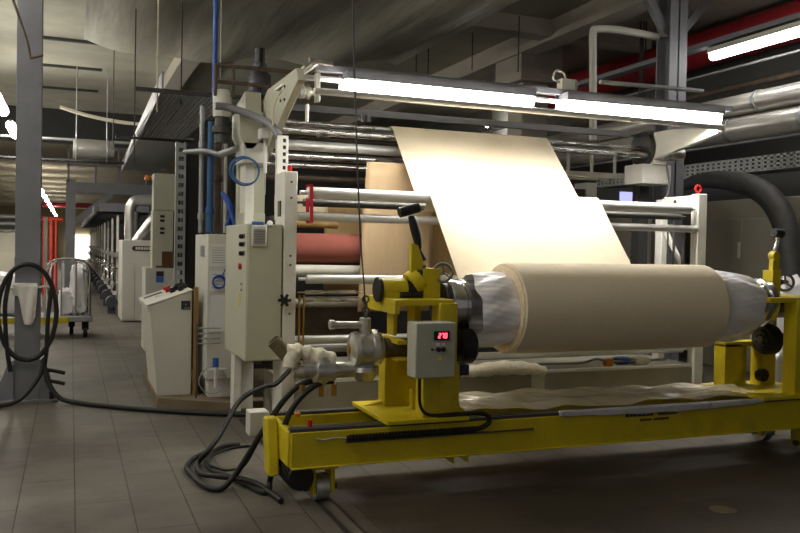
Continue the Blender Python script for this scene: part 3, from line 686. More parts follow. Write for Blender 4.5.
b = MB().beam(desk(.08, 8.5) + nrm * .002, desk(.5, 8.5) + nrm * .002, .12, .006, up=tuple(nrm)); b.build('slot', darkpaint, tp_)
MB().cyl(desk(.32, 8.1), desk(.32, 8.1) + nrm * .02, .02).build('pilot_lamp', paper, tp_)
b = MB().box(.938, 1.018, 7.762, 7.772, .895, .975); pl = b.build('type_plate', darkprint, co)
b = MB(); face_text_marks(b, (.966, 7.7615, .903), (1, 0, 0), (0, 0, 1), .014, [.012, .01, .012, .01], .003, (0, -.001, 0)); b.beam((.978, 7.761, .93), (.978, 7.761, .952), .01, .002, up=(0, 1, 0)); b.build('plate_mark', greyprint, pl)
S(MB().box(1.05, 1.085, 7.72, 7.78, .115, 1.10).build('trim_2', wood))

# ================================================================== TOWER WITH PIPES, TANK AND BOXES
tw = T('valve_tower', 'pale tower of boxes, post and tank left of the overhead rollers', 'machine tower', (1.45, 7.35, .115))
MB().prism([(1.30, 2.42), (1.36, 2.30), (1.42, 2.30), (1.50, 2.40), (1.50, 2.62), (1.30, 2.62)], 'y', 7.0, 7.35).build('hopper_box', cabgreen, tw, bevel=.006)
MB().box(1.335, 1.545, 7.0, 7.34, 2.19, 2.36).build('switch_box', cabgrey, tw, bevel=.006)
MB().box(1.375, 1.45, 7.1, 7.34, .115, 2.19).build('post', framewhite, tw, bevel=.004)
b = MB().torus((1.345, 6.97, 2.11), (.12, 1, 0), .118, .006, 40, 8); b.torus((1.35, 6.955, 2.105), (-.1, 1, .1), .112, .006, 40, 8); b.torus((1.342, 6.985, 2.115), (0, 1, -.12), .122, .006, 40, 8); b.torus((1.352, 6.94, 2.112), (.2, 1, .05), .108, .005, 40, 8)
tag(b.build('hose_coil', bluehose), 'round coil of blue hose hanging on the pale tower', 'hose')
ts = T('level_sensor', 'white sensor head with a thin hanging rod beside slotted post', 'sensor', (1.53, 6.9, 2.0))
MB().box(1.45, 1.56, 6.85, 6.98, 2.38, 2.47).build('head', paper, ts, bevel=.008)
MB().cyl((1.505, 6.92, 2.38), (1.505, 6.92, 2.10), .016).build('stem', paper, ts)
MB().cyl((1.505, 6.92, 2.10), (1.505, 6.92, 1.92), .006).build('rod', galv, ts)
sp = MB().box(1.55, 1.60, 6.55, 6.56, 2.0, 2.40); sp.box(1.50, 1.51, 6.55, 6.62, 1.6, 2.40)
sp = MB()
for k in range(9): sp.box(1.52, 1.53, 6.6, 6.66, 1.95 + k * .05, 1.985 + k * .05)
x0_, x1_, yy = 1.545, 1.605, 6.53
sp = MB()
sp.box(x0_, x0_ + .018, yy, yy + .004, 1.7, 2.37); sp.box(x1_ - .018, x1_, yy, yy + .004, 1.7, 2.37); sp.box(x0_ - .03, x0_, yy, yy + .06, 1.7, 2.37)
for k in range(13): sp.box(x0_ + .018, x1_ - .018, yy, yy + .004, 1.7 + k * .054, 1.722 + k * .054)
spt = T('slotted_post', 'white slotted steel strip standing above the left roller post', 'post', (1.575, 6.53, 1.7)); sp.build('strip', framewhite, spt)
for k in range(12): MB().box(x0_ + .016, x1_ - .022, yy - .0015, yy + .001, 1.726 + k * .054, 1.752 + k * .054).build('slot', blackpl, spt)
MB().box(x0_ - .02, x1_, yy + .005, yy + .03, 1.7, 2.36).build('backing', greysteel, spt)
tk = T('header_tank', 'cream cylindrical tank at the top of the pipe run', 'tank', (1.17, 7.2, 2.4))
b = MB().lathe((1.19, 7.2, 2.58), (0, 0, 1), [(0, .06), (0, .075), (.02, .08), (.2, .08), (.23, .06)], 28); b.build('shell', cabgrey, tk)
b = MB().cyl((1.19, 7.2, 2.36), (1.19, 7.2, 2.58), .06); b.cyl((1.19, 7.2, 2.44), (1.19, 7.2, 2.50), .085); b.build('pump', darksteel, tk)
mo = T('mixer_motor', 'dark upright motor with black cap above the overhead rollers', 'motor', (1.52, 7.3, 2.8))
MB().cyl((1.525, 7.3, 3.09), (1.525, 7.3, 3.22), .045, seg=28).build('cap', blackpl, mo)
b = MB(); b.cyl((1.525, 7.3, 2.80), (1.525, 7.3, 3.09), .06, seg=28); b.lathe((1.525, 7.3, 2.78), (0, 0, 1), [(0, .08), (.02, .1), (.2, .1), (.24, .07)], 24); b.build('motor_body', motorm, mo)
gl = T('guard_rail', 'rusty brown guard rail beside the dark upright motor', 'railing', (1.5, 7.5, 2.88))
for z in (3.03, 2.89): MB().cyl((1.12, 7.15, z - .02), (2.3, 7.15, z - .02), .017).build('rail', rust, gl)
for x in (1.12, 1.27): MB().cyl((x, 7.15, 2.75), (x, 7.15, 3.01), .014).build('post', rust, gl)
# vertical pipes
def vpipe(name, label, x, y, z0, z1, r, m_, joints=()):
    b = MB().cyl((x, y, z0), (x, y, z1), r, seg=16)
    for z in joints: b.cyl((x, y, z - .03), (x, y, z + .03), r * 1.35, seg=16)
    return tag(b.build(name, m_), label, 'pipe')
vpipe('blue_pipe', 'tall blue pipe rising to the ceiling beside the cream tank', 1.20, 7.7, 2.78, 5.0, .022, bluepl)
vpipe('blue_pipe', 'lower blue pipe behind the papered cabinet', 1.165, 7.65, 1.6, 2.6, .028, bluehose, (1.8,))
vpipe('steel_pipe', 'grey steel pipe left of the lower blue pipe', 1.10, 7.75, 1.6, 2.75, .022, galv, (1.75, 2.4))
vpipe('steel_pipe', 'brown rusty pipe right of the lower blue pipe', 1.245, 7.75, 1.6, 2.6, .035, rust, (2.1,))
vpipe('steel_pipe', 'pale thin pipe next to the brown rusty pipe', 1.31, 7.7, 1.6, 2.5, .016, cabgrey)
vpipe('steel_pipe', 'thick dull pipe just left of the pale tower post', 1.40, 8.2, 1.585, 2.6, .05, darksteel, (2.0,))
b = MB().tube([at(215, 106, Y=6.95), at(226, 107, Y=6.95), at(240, 111, Y=6.9), at(258, 118, Y=6.8), at(272, 126, Y=6.65), at(279, 137, Y=6.55)], .032); tag(b.build('flexible_conduit', greysteel), 'grey flexible conduit curving down to the white slotted strip', 'conduit')
b = MB().tube([(1.585, 6.0, 2.82), (1.55, 6.3, 2.76), (1.50, 6.5, 2.66), (1.49, 6.6, 2.50), (1.53, 6.62, 2.36)], .008); tag(b.build('lamp_cable', lagging), 'thin cream cable running along the left bracket arm', 'cable')
b = MB().tube([(1.30, 7.55, 1.66), (1.335, 7.5, 1.8), (1.30, 7.5, 1.9), (1.26, 7.55, 1.95), (1.3, 7.5, 1.86), (1.36, 7.45, 1.66)], .018); tag(b.build('blue_hose', bluepl), 'short bent blue hose above the papered cabinet', 'hose')
b = MB(); b.cyl((1.2, 7.4, 2.28), (1.34, 7.2, 2.33), .03); b.tube([(.95, 7.8, 2.33), (1.1, 7.6, 2.33), (1.17, 7.4, 2.29), (1.22, 7.38, 2.27)], .022); tag(b.build('pipe_elbow', galv), 'grey elbow pipe joining below the cream tank', 'pipe')
for k in range(6): tag(MB().cyl((1.15 + .05 * k, 8.1, 1.585), (1.155 + .05 * k, 8.1, 1.75 + .05 * (k % 3)), .014, seg=8).build('hose_stub', darksteel), 'dark hose stub in the row on top of the papered cabinet', 'hose', 'hose stubs on the papered cabinet')
# black panel as dark background behind the pipes
MBp = MB().box(1.15, 1.75, 9.6, 9.7, 0, 2.5); tag(MBp.build('back_panel', darkhousing), 'black panel behind the vertical pipes', 'panel')

# perforated strut standing right of the tall box
su = MB(); yy = 9.5
su.box(1.075, 1.10, yy, yy + .01, 0, 2.62); su.box(1.155, 1.18, yy, yy + .01, .115, 2.62); su.box(1.07, 1.078, yy, yy + .07, .115, 2.62)
for k in range(26): su.box(1.10, 1.155, yy, yy + .01, .13 + k * .097, .18 + k * .097)
tag(su.build('slotted_strut', galv), 'tall perforated steel strut left of the vertical pipes', 'strut')
# tall box column with black sockets and amber lamp
tb = T('tall_switch_box', 'tall pale green switch column with four black sockets', 'cabinet', (1.2, 12.1, 1.2))
MB().box(1.06, 1.385, 12, 12.3, 1.95, 2.46).build('upper_box', cabgreen, tb, bevel=.008)
MB().box(1.05, 1.33, 12.02, 12.3, .7, 1.95).build('lower_box', cabgreen, tb, bevel=.008)
for z in (1.85, 1.79, 1.68, 1.62): MB().box(1.15, 1.21, 12.01, 12.02, z, z + .035).build('socket', blackpl, tb)
b = MB().lathe((.985, 12.05, 2.36), (0, 0, 1), [(0, .05), (.04, .05), (.07, .03)], 16); b.build('amber_lamp', orangepl, tb)
MB().box(.96, 1.04, 12.0, 12.1, 2.30, 2.36).build('lamp_bracket', darksteel, tb)
# low cabinet with blue label
lc = T('labelled_cabinet', 'pale waist high cabinet with blue label behind the control desk', 'cabinet', (1.2, 12.2, 0))
MB().box(.955, 1.42, 11.95, 12.5, .0, 1.15).build('body', cabgrey, lc, bevel=.008)
MB().box(1.10, 1.20, 11.94, 11.95, .95, 1.03).build('label_plate', bluesign, lc); MB().box(1.10, 1.20, 11.94, 11.95, 1.035, 1.105).build('dark_plate', darkprint, lc)
b = MB().box(1.18, 1.32, 12.0, 12.2, 1.18, 1.38); b.box(1.10, 1.34, 12.0, 12.2, 1.15, 1.18); tag(b.build('wooden_box', brownbox), 'brown wooden box on top of the blue labelled cabinet', 'box')
b = MB(); b.cyl((1.10, 12.1, 1.15), (1.10, 12.1, 1.28), .025); b.cyl((1.10, 12.1, 1.28), (1.10, 12.1, 1.33), .012); tag(b.build('yellow_bottle', yellowlabel), 'small yellow bottle beside the brown wooden box', 'bottle')
# big cabinet with plate
bc = T('machine_cabinet', 'large pale machine cabinet with a dark name plate down the aisle', 'cabinet', (1.25, 16.9, 0))
MB().box(.89, 1.75, 16.4, 17.6, 0.02, 1.54).build('body', cabgrey, bc, bevel=.01)
b = MB().box(.90, 1.12, 16.39, 16.4, .05, 1.10); b.build('door', cabgrey, bc, bevel=.004)
b = MB().prism([(1.06, 1.385), (1.09, 1.345), (1.46, 1.345), (1.46, 1.43), (1.09, 1.43)], 'y', 16.38, 16.4); np_ = b.build('name_plate', darkprint, bc)
b = MB(); face_text_marks(b, (1.13, 16.378, 1.362), (1, 0, 0), (0, 0, 1), .05, [.035, .035, .042, .035, .035, .035, .035], .011, (0, -.004, 0)); b.build('plate_letters', cabgrey, np_)
# alarm pillar
ap = T('signal_pillar', 'white pillar with a red cap above the large pale cabinet', 'signal', (1.0, 12.6, 1.1))
MB().box(1.075, 1.15, 12.5, 12.6, 1.1, 1.72).build('pillar', paper, ap, bevel=.006)
MB().cyl((1.11, 12.55, 1.72), (1.11, 12.55, 1.79), .028).build('red_cap', redpl, ap)
# ducts
b = MB().tube([(1.10, 17.5, 1.54), (1.10, 17.5, 2.1), (1.13, 17.5, 2.26), (1.27, 17.5, 2.34), (1.9, 17.5, 2.34)], .11, seg=18); tag(b.build('air_duct', silverfoil), 'silver elbow duct rising from the large pale cabinet', 'duct')
b = MB().tube([(1.15, 16.8, 1.5), (1.3, 16.8, 1.72), (1.5, 16.8, 1.98), (1.7, 16.8, 2.05)], .09, seg=16); tag(b.build('air_duct', silverfoil), 'short slanted silver duct beside the tall switch column', 'duct')
b = MB().cyl((1.2, 17.2, 1.54), (1.2, 17.2, 2.1), .05); tag(b.build('stack_pipe', darksteel), 'dark round post beside the silver elbow duct', 'pipe')
# printing units down the aisle
def unit():
    t = T('printing_unit', '', 'printing unit', (1.2, 18.4, 0), 'printing units in a row along the aisle')
    b = MB().prism([(.88, .25), (.925, .25), (.925, 2.0), (.915, 2.05), (.89, 2.05), (.88, 2.0)], 'y', 18.30, 18.36); b.build('side_panel', framewhite, t)
    MB().box(1.10, 1.72, 18.36, 19.2, .35, 1.15).build('frame', darkpaint, t)
    MB().box(.95, 1.10, 18.4, 18.7, .9, 1.3).build('drive_box', darksteel, t)
    b = MB().torus((.80, 18.25, .95), (1, .3, 0), .11, .014, 20, 6); b.cyl((.80, 18.25, .95), (.9, 18.3, .95), .02); b.cyl((.80, 18.14, .95), (.80, 18.36, .95), .012); b.build('handwheel', chrome, t)
    b = MB().torus((.80, 18.25, .62), (1, .3, 0), .08, .014, 20, 6); b.cyl((.80, 18.25, .62), (.9, 18.3, .62), .02); b.cyl((.80, 18.17, .62), (.80, 18.33, .62), .012); b.build('handwheel', castsilver, t)
    b = MB().cyl((.80, 18.2, .25), (.80, 18.55, .25), .12, seg=16); b.box(.72, .88, 18.3, 18.45, 0, .15); b.build('motor', motorm, t)
    MB().box(.80, .92, 18.20, 18.3, 1.18, 1.28).build('gear_box', castsilver, t)
    MB().box(.82, .90, 18.22, 18.3, .40, .48).build('valve_box', paper, t)
    return t
u0 = unit(); names = ['nearest', 'second', 'third', 'fourth', 'fifth', 'sixth', 'seventh', 'eighth', 'ninth', 'tenth', 'eleventh', 'twelfth']
u0['label'] = 'nearest printing unit of the aisle row, just beyond the plated cabinet'
for i in range(1, 12): dup(u0, (1.2, 18.4 + 2.4 * i, 0), names[i] + ' printing unit in the receding row along the aisle')
# canopy above the printing units
cn = T('canopy', 'dark slatted canopy over the row of printing units', 'canopy', (1.6, 30, 2.3))
MB().box(.62, 2.4, 21.0, 21.2, 2.22, 2.42).build('front_beam', greysteel, cn)
for i in range(22): MB().beam((.55, 21.6 + i * 1.1, 2.2), (2.3, 21.6 + i * 1.1, 2.2), .5, .05).build('slat', darkpaint, cn)
MB().box(.5, .56, 21.2, 46, 2.16, 2.36).build('edge_beam', greysteel, cn)
# walkway grating overhead
wk = T('overhead_walkway', 'overhead perforated steel walkway tray above the aisle machines', 'walkway', (1.3, 14, 3.1))
b = MB().prism([(.86, 9.0), (.88, 9.0), (1.06, 19.8), (1.04, 19.8)], 'z', 3.08, 3.28); b.build('edge_plate', galv, wk)
b = MB().prism([(.88, 13.2), (1.75, 13.2), (1.8, 19.6), (1.06, 19.6)], 'z', 3.10, 3.12); b.build('tread_plate', galv, wk)
b = MB()
for k in range(15): b.box(.90 + k * .05, .91 + k * .05, 9.1, 13.2, 3.09, 3.12)
for k in range(34): b.box(.88, 1.62, 9.1 + k * .12, 9.115 + k * .12, 3.10, 3.115)
b.build('grating', galv, wk)
MB().box(.6, 1.75, 9.0, 9.05, 3.06, 3.10).build('cross_bar', darksteel, wk); MB().box(.6, 1.75, 13.1, 13.15, 3.04, 3.08).build('cross_bar', darksteel, wk)
# hanging rods from the ceiling
hr = 'thin rods hanging from the ceiling on the left'
for i, (u, v0, v1, Y_, lab) in enumerate(((113, 88, 150, 16, 'thin dark rod hanging in front of the foil wrapped duct'), (134, 0, 170, 11, 'thin dark rod hanging left of the walkway tray'), (157, 0, 112, 9.2, 'pale cord hanging at the near end of the walkway tray'), (181, 0, 104, 9.6, 'thin dark rod hanging right of the walkway tray'))):
    p = at(u, v1, Y=Y_); b = MB().cyl((p.x, Y_, p.z), (p.x, Y_, 5.0), .008, seg=8); tag(b.build('hanging_rod', lagging if i == 2 else darkpaint), lab, 'rod')
b = MB(); p = at(220, 95, Y=7.2); b.cyl((p.x, 7.2, p.z), (p.x, 7.2, 5.0), .004, seg=6); tag(b.build('pull_rope', cabgreen), 'pale green cord hanging right beside the blue ceiling pipe', 'cord')
for i, (u, v, Y_, lab) in enumerate(((416, 72, 13, 'leftmost thin rod hanging from the ceiling above the lamps'), (428, 74, 13.4, 'thin rod right next to the leftmost rod above the lamps'), (472, 70, 12, 'thin rod hanging midway above the left lamp'), (518, 72, 11, 'thin rod hanging before the concrete column head'))):
    p = at(u, v, Y=Y_); b = MB().cyl((p.x, Y_, p.z), (p.x, Y_, 4.98), .010, seg=8); tag(b.build('hanging_rod', darkpaint), lab, 'rod')
# foil duct, curved conduit, dark pipes on the left
b = MB().lathe((.02, 18, 3.35), (1, 0, 0), [(0, .15), (.02, .2), (.3, .21), (.6, .2), (.78, .15)], 20); tag(b.build('foil_duct', silverfoil), 'short foil wrapped duct hung under the ceiling at left', 'duct')
for x, lab in ((.08, 'left'), (.66, 'right')):
    b = MB(); b.torus((x, 18, 3.35), (1, 0, 0), .225, .014, 24, 6); b.cyl((x, 18, 3.57), (x, 18, 5.0), .012); tag(b.build('ring_hanger', galv), lab + ' ring hanger holding the short foil duct', 'hanger')
b = MB().tube([at(60, 107, Y=17), at(90, 116, Y=17), at(120, 122, Y=17), at(148, 125, Y=17)], .035); tag(b.build('curved_conduit', lagging), 'pale curved conduit crossing towards the walkway tray', 'conduit')
for (v, m_, lab) in ((139, galv, 'grey pipe crossing above the foil duct at left'), (160, darkpaint, 'dark pipe crossing just below the foil duct')):
    p = at(60, v, Y=18.5); b = MB().cyl((-9, 18.5, p.z), (1.75, 18.5, p.z), .03); tag(b.build('cross_pipe', m_), lab, 'pipe')
# pale boards and dark pipe clutter in the far left
p = at(0, 92, Y=24); b = MB().cyl((-9, 24.6, 3.7), (-.4, 24.6, 3.7), .05); tag(b.build('cross_pipe', darkpaint), 'dark pipe crossing behind the left column', 'pipe')
rp = T('fire_pipes', 'cluster of bright red vertical pipes beyond the left column', 'pipes', (-.6, 25, 0))
for x, r in ((-.66, .07), (-.50, .06), (-.38, .035)): MB().cyl((x, 25, 0), (x, 25, 2.15), r).build('riser', redpipe, rp)
MB().cyl((-.9, 25, 2.1), (-.2, 25, 2.1), .06).build('header', redpipe, rp)
b = MB().cyl((-2.6, 60, 3.9), (2, 60, 3.9), .16); tag(b.build('red_main', redduct), 'red pipe crossing the hall below the aisle lamps', 'pipe')
wb = MB().box(-.9, -.5, 27, 27.3, 0, 1.5)
tag(wb.build('storage_locker', cabbeige), 'beige locker standing behind the red vertical pipes', 'locker')
b = MB().box(-4.5, -1.2, 24.5, 25.4, .0, 1.15); b.box(-4.2, -1.4, 24.7, 25.2, 1.15, 1.7); tag(b.build('textile_machine', cabbeige), 'beige machine in the distance left of the column', 'machine')
pk = T('pipe_rack', 'stack of grey pipes above the distant beige machine', 'pipes', (-3, 26, 0))
for z in (1.75, 1.95, 2.15): MB().cyl((-5, 26, z), (-1.1, 26, z), .07).build('pipe', galv, pk)
for x in (-4.6, -2.9, -1.3): MB().box(x, x + .08, 25.9, 26.1, 0, 2.3).build('stand_post', greysteel, pk)

# ================================================================== CART ON THE LEFT
ct = T('plastic_wrapped_cart', 'platform cart with silver hoop rails and plastic wrapped load', 'cart', (-.4, 14, 0))
MB().box(-1.6, .32, 13.7, 14.6, .26, .34).build('deck', galv, ct, bevel=.01)
MB().box(-1.6, -.02, 13.66, 13.70, .24, .33).build('yellow_edge', yellow, ct)
for x, y in ((.22, 13.9), (.02, 14.4), (-1.4, 13.9)):
    b = MB().cyl((x - .03, y, .10), (x + .03, y, .10), .10, seg=24); b.box(x - .05, x + .05, y - .03, y + .03, .12, .26); b.build('wheel', black, ct)
for y, x0, x1 in ((13.8, -.35, .28), (14.35, -.30, .25)):
    b = MB().tube([(x0, y, .34), (x0, y, .8), (x0, y, 1.05), (x0 + .07, y, 1.17), (x0 + .18, y, 1.21), (x1 - .18, y, 1.21), (x1 - .07, y, 1.17), (x1, y, 1.05), (x1, y, .8), (x1, y, .34)], .02, seg=8)
    for q in (.35, .68): b.cyl((x0 + (x1 - x0) * q, y, .34), (x0 + (x1 - x0) * q, y, 1.2), .014, seg=8)
    b.build('hoop_rail', chrome, ct)
def blob(c, sx, sy, sz, seed, name, m_, parent=None, n=28):
    rnd = random.Random(seed); ph = [rnd.random() * 6 for _ in range(5)]
    b = MB()
    def fn(u, v):
        th = 2 * PI * u; f = PI * v; w = 1 + .06 * math.sin(5 * th + ph[0] + 3 * f) + .05 * math.sin(9 * th - 4 * f + ph[1]) + .04 * math.sin(13 * f + ph[2])
        sg = lambda t: math.copysign(abs(t) ** .55, t)
        return (c[0] + sx * sg(math.cos(th)) * math.sin(f) ** .5 * w, c[1] + sy * sg(math.sin(th)) * math.sin(f) ** .5 * w, c[2] + sz * sg(math.cos(f)) * w)
    b.grid(fn, n, n // 2); return b.build(name, m_, parent)
blob((.12, 14.1, .74), .13, .2, .38, 2, 'wrapped_load', plastic, ct); blob((-.05, 14.1, .55), .12, .2, .2, 4, 'wrapped_load', plastic, ct)
blob((-.95, 14.2, .66), .5, .3, .33, 5, 'wrapped_load', plastic, ct)
yb = MB().box(-.75, -.70, 9.0, 9.06, 0, .55); yb.box(-1.6, -.70, 9.0, 9.06, .50, .55); tag(yb.build('yellow_rail', yellow), 'yellow rail corner at the far left edge by the column', 'rail')

# ================================================================== LEFT COLUMN: hook, cloth, hose coil
b = MB().cyl((-.62, 8.40, 1.045), (-.15, 8.40, 1.075), .013); tag(b.build('hose_hook', framewhite), 'pale bar hook fixed across the left grey column', 'hook')
def cl(u, v):
    s_ = min(1, max(0, (u - .22) / .22)); s_ = s_ * s_ * (3 - 2 * s_); e_ = min(1, max(0, (1 - u) / .18))
    L_ = .10 + .27 * s_ * (.72 + .28 * e_)
    x = -.49 + .21 * u + (.028 * v * (1 - u) * s_) - .02 * v * u
    return (x, 8.372 - .01 * math.sin(PI * min(1, v * 1.2)) + .012 * math.sin(u * 13 + v * 2) * (.3 + v), 1.09 - L_ * v)
b = MB().grid(cl, 24, 16); b.grid(lambda u, v: (-.49 + .21 * u, 8.372 + .055 * v, 1.09 + .0 * v + .012 * math.sin(PI * v)), 8, 3)
tag(b.build('white_rag', whitecloth, solid=.006), 'white rag draped over the bar hook on the left column', 'cloth')
def ell(cx, cz, rx, rz, y, n, a0, a1, wob=0.0):
    return [(cx + rx * math.cos(a0 + (a1 - a0) * i / n), y + wob * math.sin(3 * i), cz + rz * math.sin(a0 + (a1 - a0) * i / n)) for i in range(n + 1)]
b = MB(); pts = ell(-.365, .84, .245, .44, 8.33, 22, -PI / 2, PI * 1.5) + ell(-.40, .89, .19, .38, 8.29, 14, -PI / 2 + .3, PI * .8)
b.tube(pts[:23], .022, closed=False)
b.tube([(-.16, 8.34, 1.06), (-.19, 8.33, .8), (-.2, 8.33, .5), (-.22, 8.33, .32)], .02)
b.tube([(-.50, 8.33, 1.2), (-.55, 8.33, .9), (-.53, 8.33, .5), (-.5, 8.33, .3)], .02)
b.tube([(-.22, 8.30, .42), (-.26, 8.27, .25), (-.42, 8.2, .06), (-.62, 8.1, .024), (-.85, 8.0, .024)], .02)
b.tube([(-.22, 8.30, .36), (-.18, 8.26, .2), (-.08, 8.2, .06), (.08, 8.12, .024), (.30, 7.90, .024), (.60, 7.65, .024), (.9, 7.45, .024), (1.2, 7.28, .024), (1.45, 7.15, .024), (1.6, 6.9, .024)], .022)
tag(b.build('black_hose', black), 'thick black hose looped on the left column and trailing over the floor', 'hose')
b = MB().tube([at(13, 0, Y=8.3), at(20, 20, Y=8.3), at(28, 45, Y=8.3), at(30, 58, Y=8.3)], .012); b.tube([at(30, 58, Y=8.3), at(36, 57, Y=8.3), at(43, 55, Y=8.3)], .012); tag(b.build('hanging_chain', rust), 'rusty chain hanging at the top of the left column', 'chain')
S(MB().box(-.238, -.205, 8.5, 8.56, 1.2, 1.72).build('trim_3', framewhite))

# ================================================================== ROTARY JOINT AND HOSES
rj = T('rotary_joint', 'silver rotary joint with lagged pipe at the left end of trolley', 'rotary joint', (1.7, 4.87, .7))
b = MB().lathe((1.60, 4.87, .866), (1, 0, 0), [(0, .05), (.012, .075), (.02, .105), (.045, .112), (.05, .098), (.13, .098), (.135, .118), (.165, .122), (.17, .105), (.2, .10)], 36)
for k in range(8): b.cyl((1.755, 4.87 + .108 * math.cos(k * PI / 4), .866 + .108 * math.sin(k * PI / 4)), (1.785, 4.87 + .108 * math.cos(k * PI / 4), .866 + .108 * math.sin(k * PI / 4)), .012, seg=6)
b.build('housing', castsilver, rj)
MB().lathe((1.59, 4.87, .866), (1, 0, 0), [(0, .02), (.002, .03), (.015, .035)], 24).build('sight_glass', brass, rj)
b = MB(); b.cyl((1.70, 4.87, .95), (1.70, 4.87, 1.06), .035); b.cyl((1.47, 4.87, 1.02), (1.70, 4.87, 1.015), .022); b.cyl((1.47, 4.87, 1.02), (1.5, 4.87, 1.02), .03); b.build('arm', castsilver, rj)
b = MB(); b.lathe((1.70, 4.87, .76), (0, 0, -1), [(0, .08), (.03, .09), (.06, .07), (.09, .05)], 24); b.cyl((1.50, 4.86, .745), (1.74, 4.87, .745), .05); b.cyl((1.38, 4.86, .745), (1.5, 4.86, .745), .075, seg=24); b.lathe((1.42, 4.86, .66), (0, 0, 1), [(0, .04), (.03, .06), (.14, .062), (.17, .05)], 20); b.cyl((1.30, 4.86, .75), (1.4, 4.86, .75), .05); b.cyl((1.24, 4.86, .74), (1.32, 4.86, .74), .038); b.build('valve_body', castsilver, rj)
for x in (1.30, 1.42, 1.5): MB().cyl((x, 4.85, .66), (x, 4.85, .585), .016).build('nipple', brass, rj)
b = MB().tube([at(333, 362, Y=4.87), at(318, 357, Y=4.87), at(305, 352, Y=4.88), at(296, 352, Y=4.89), at(288, 356, Y=4.9)], lambda t: .05 + .010 * math.sin(9 * t) + .006 * math.sin(31 * t), seg=18); b.tube([at(296, 352, Y=4.87), at(291, 360, Y=4.86), at(290, 368, Y=4.85)], lambda t: .05 - .01 * t, seg=14); b.tube([at(316, 362, Y=4.86), at(319, 372, Y=4.85)], .03, seg=12, smooth=False)
b.build('lagging', lagging, rj)
p0_ = at(290, 359, Y=4.9); p1_ = at(273, 340, Y=4.9); b = MB(); b.lathe(p0_, p1_ - p0_, [(0, .04), (.02, .043), ((p1_ - p0_).length, .045), ((p1_ - p0_).length, .036), (.03, .034)], 24, cap=False); b.build('open_pipe', stubm, rj)
bh = 'black hoses looping from the rotary joint to the floor'
def hose(pts, r, lab, cat='hose'): return tag(MB().tube(pts, r, 12, 10).build('black_hose', black), lab, cat, bh)
hose([at(331, 380, Y=4.86), at(318, 380, Y=4.87), at(300, 385, Y=4.9), at(285, 399, Y=4.94), at(272, 417, Y=4.98), at(256, 442, Y=5.04), at(243, 463, Y=5.08), at(232, 479, Y=5.1), at(220, 489, Z=.02), at(205, 486, Z=.02), at(191, 474, Z=.02), at(187, 467, Z=.02), at(193, 459, Z=.02), at(206, 452, Z=.06)], .018, 'black hose making the widest loop on the floor to the left')
hose([at(333, 381, Y=4.84), at(320, 383, Y=4.83), at(305, 393, Y=4.82), at(292, 409, Y=4.81), at(283, 430, Y=4.84), at(275, 457, Y=4.9), at(270, 480, Y=4.98), at(269, 490, Z=.02), at(262, 492, Z=.02), at(246, 484, Z=.02), at(228, 476, Z=.02), at(212, 470, Z=.02), at(206, 462, Z=.02), at(211, 453, Z=.02), at(225, 446, Z=.02), at(240, 445, Z=.02)], .018, 'black hose dropping past the yellow chain guard')
hose([(1.60, 6.17, .60), at(277, 383, Y=6.1), at(266, 386, Y=6.05), at(250, 393, Y=6.0), at(238, 403, Y=5.95), at(228, 420, Y=5.85), at(219, 436, Y=5.75), at(207, 452, Y=5.65), at(198, 463, Z=.022), at(200, 473, Z=.022), at(215, 476, Z=.06), at(235, 478, Z=.06), at(255, 483, Z=.05), at(272, 494, Z=.02), at(281, 501, Z=.02)], .018, 'black hose coming from the machine base down to the floor')
hose([at(264, 418, Y=5.22), at(258, 440, Y=5.3), at(248, 460, Y=5.36), at(240, 468, Z=.012), at(224, 470, Z=.012), at(210, 465, Z=.05), at(212, 456, Z=.05), at(232, 448, Z=.012), at(250, 446, Z=.012)], .010, 'thin black cable looping by the junction box')
b = MB(); b.tube([at(280, 430, Y=5.6), at(270, 395, Y=6.1)], .01, smooth=False) if False else None
# chain hoist cable from the ceiling to the joint
b = MB().tube([(1.70, 4.87, 1.06), (1.69, 4.87, 1.25), (1.66, 4.88, 1.6), (1.62, 4.9, 2.4), (1.58, 4.9, 3.4), (1.56, 4.9, 5.0)], .0055, seg=6); tag(b.build('hanging_cable', darkpaint), 'thin dark cable hanging from the ceiling to the silver rotary joint', 'cable')
b = MB(); 
for k in range(4): b.torus((1.70, 4.865, 1.07 + k * .035), (0, 1, 0) if k % 2 else (1, 0, 0), .020, .006, 14, 6)
tag(b.build('chain_links', darksteel), 'short dark chain at the end of the hanging cable', 'chain')

# ================================================================== FILM ON TROLLEY, HOSE ON BASE
def film_t(u, v):
    x = 2.32 + 2.42 * u; y = 4.70 + .50 * v
    z = .467 + .05 * math.sin(PI * v) ** .7 * (0.6 + .4 * math.sin(3 * u + 1)) + .012 * math.sin(23 * u + 9 * v) + .010 * math.sin(11 * u - 17 * v) + .006 * math.sin(47 * u + 31 * v)
    return (x, y, max(.452, z))
tfilm = MB().grid(film_t, 110, 36).build('plastic_sheet', filmclear); tag(tfilm, 'crumpled clear plastic sheet lying across the trolley beams', 'plastic sheet')
def sil(u, v):
    x = 2.93 + 1.72 * u; bend = .022 * (2 * u - 1) ** 2; y = 4.61 - .03 * min(1, v / .35)
    return (x, y, .462 - .05 * max(0, v - .2) / .8 + bend * v + .003 * math.sin(37 * u) * math.sin(5 * v))
tag(MB().grid(sil, 60, 8).build('foil_strip', stripm, solid=.002), 'shiny folded silver strip along the front edge of the plastic sheet', 'strip')
hb = T('lagged_hose', 'cream wrapped hose lying on the machine base behind the trolley', 'hose', (3.3, 6.12, .4))
b = MB().tube([(2.95, 6.10, .49), (3.1, 6.10, .50), (3.35, 6.10, .515), (3.6, 6.10, .50), (3.75, 6.10, .475)], lambda t: .035 + .025 * math.sin(PI * t) + .005 * math.sin(40 * t), seg=16); b.build('wrapping', lagging, hb)
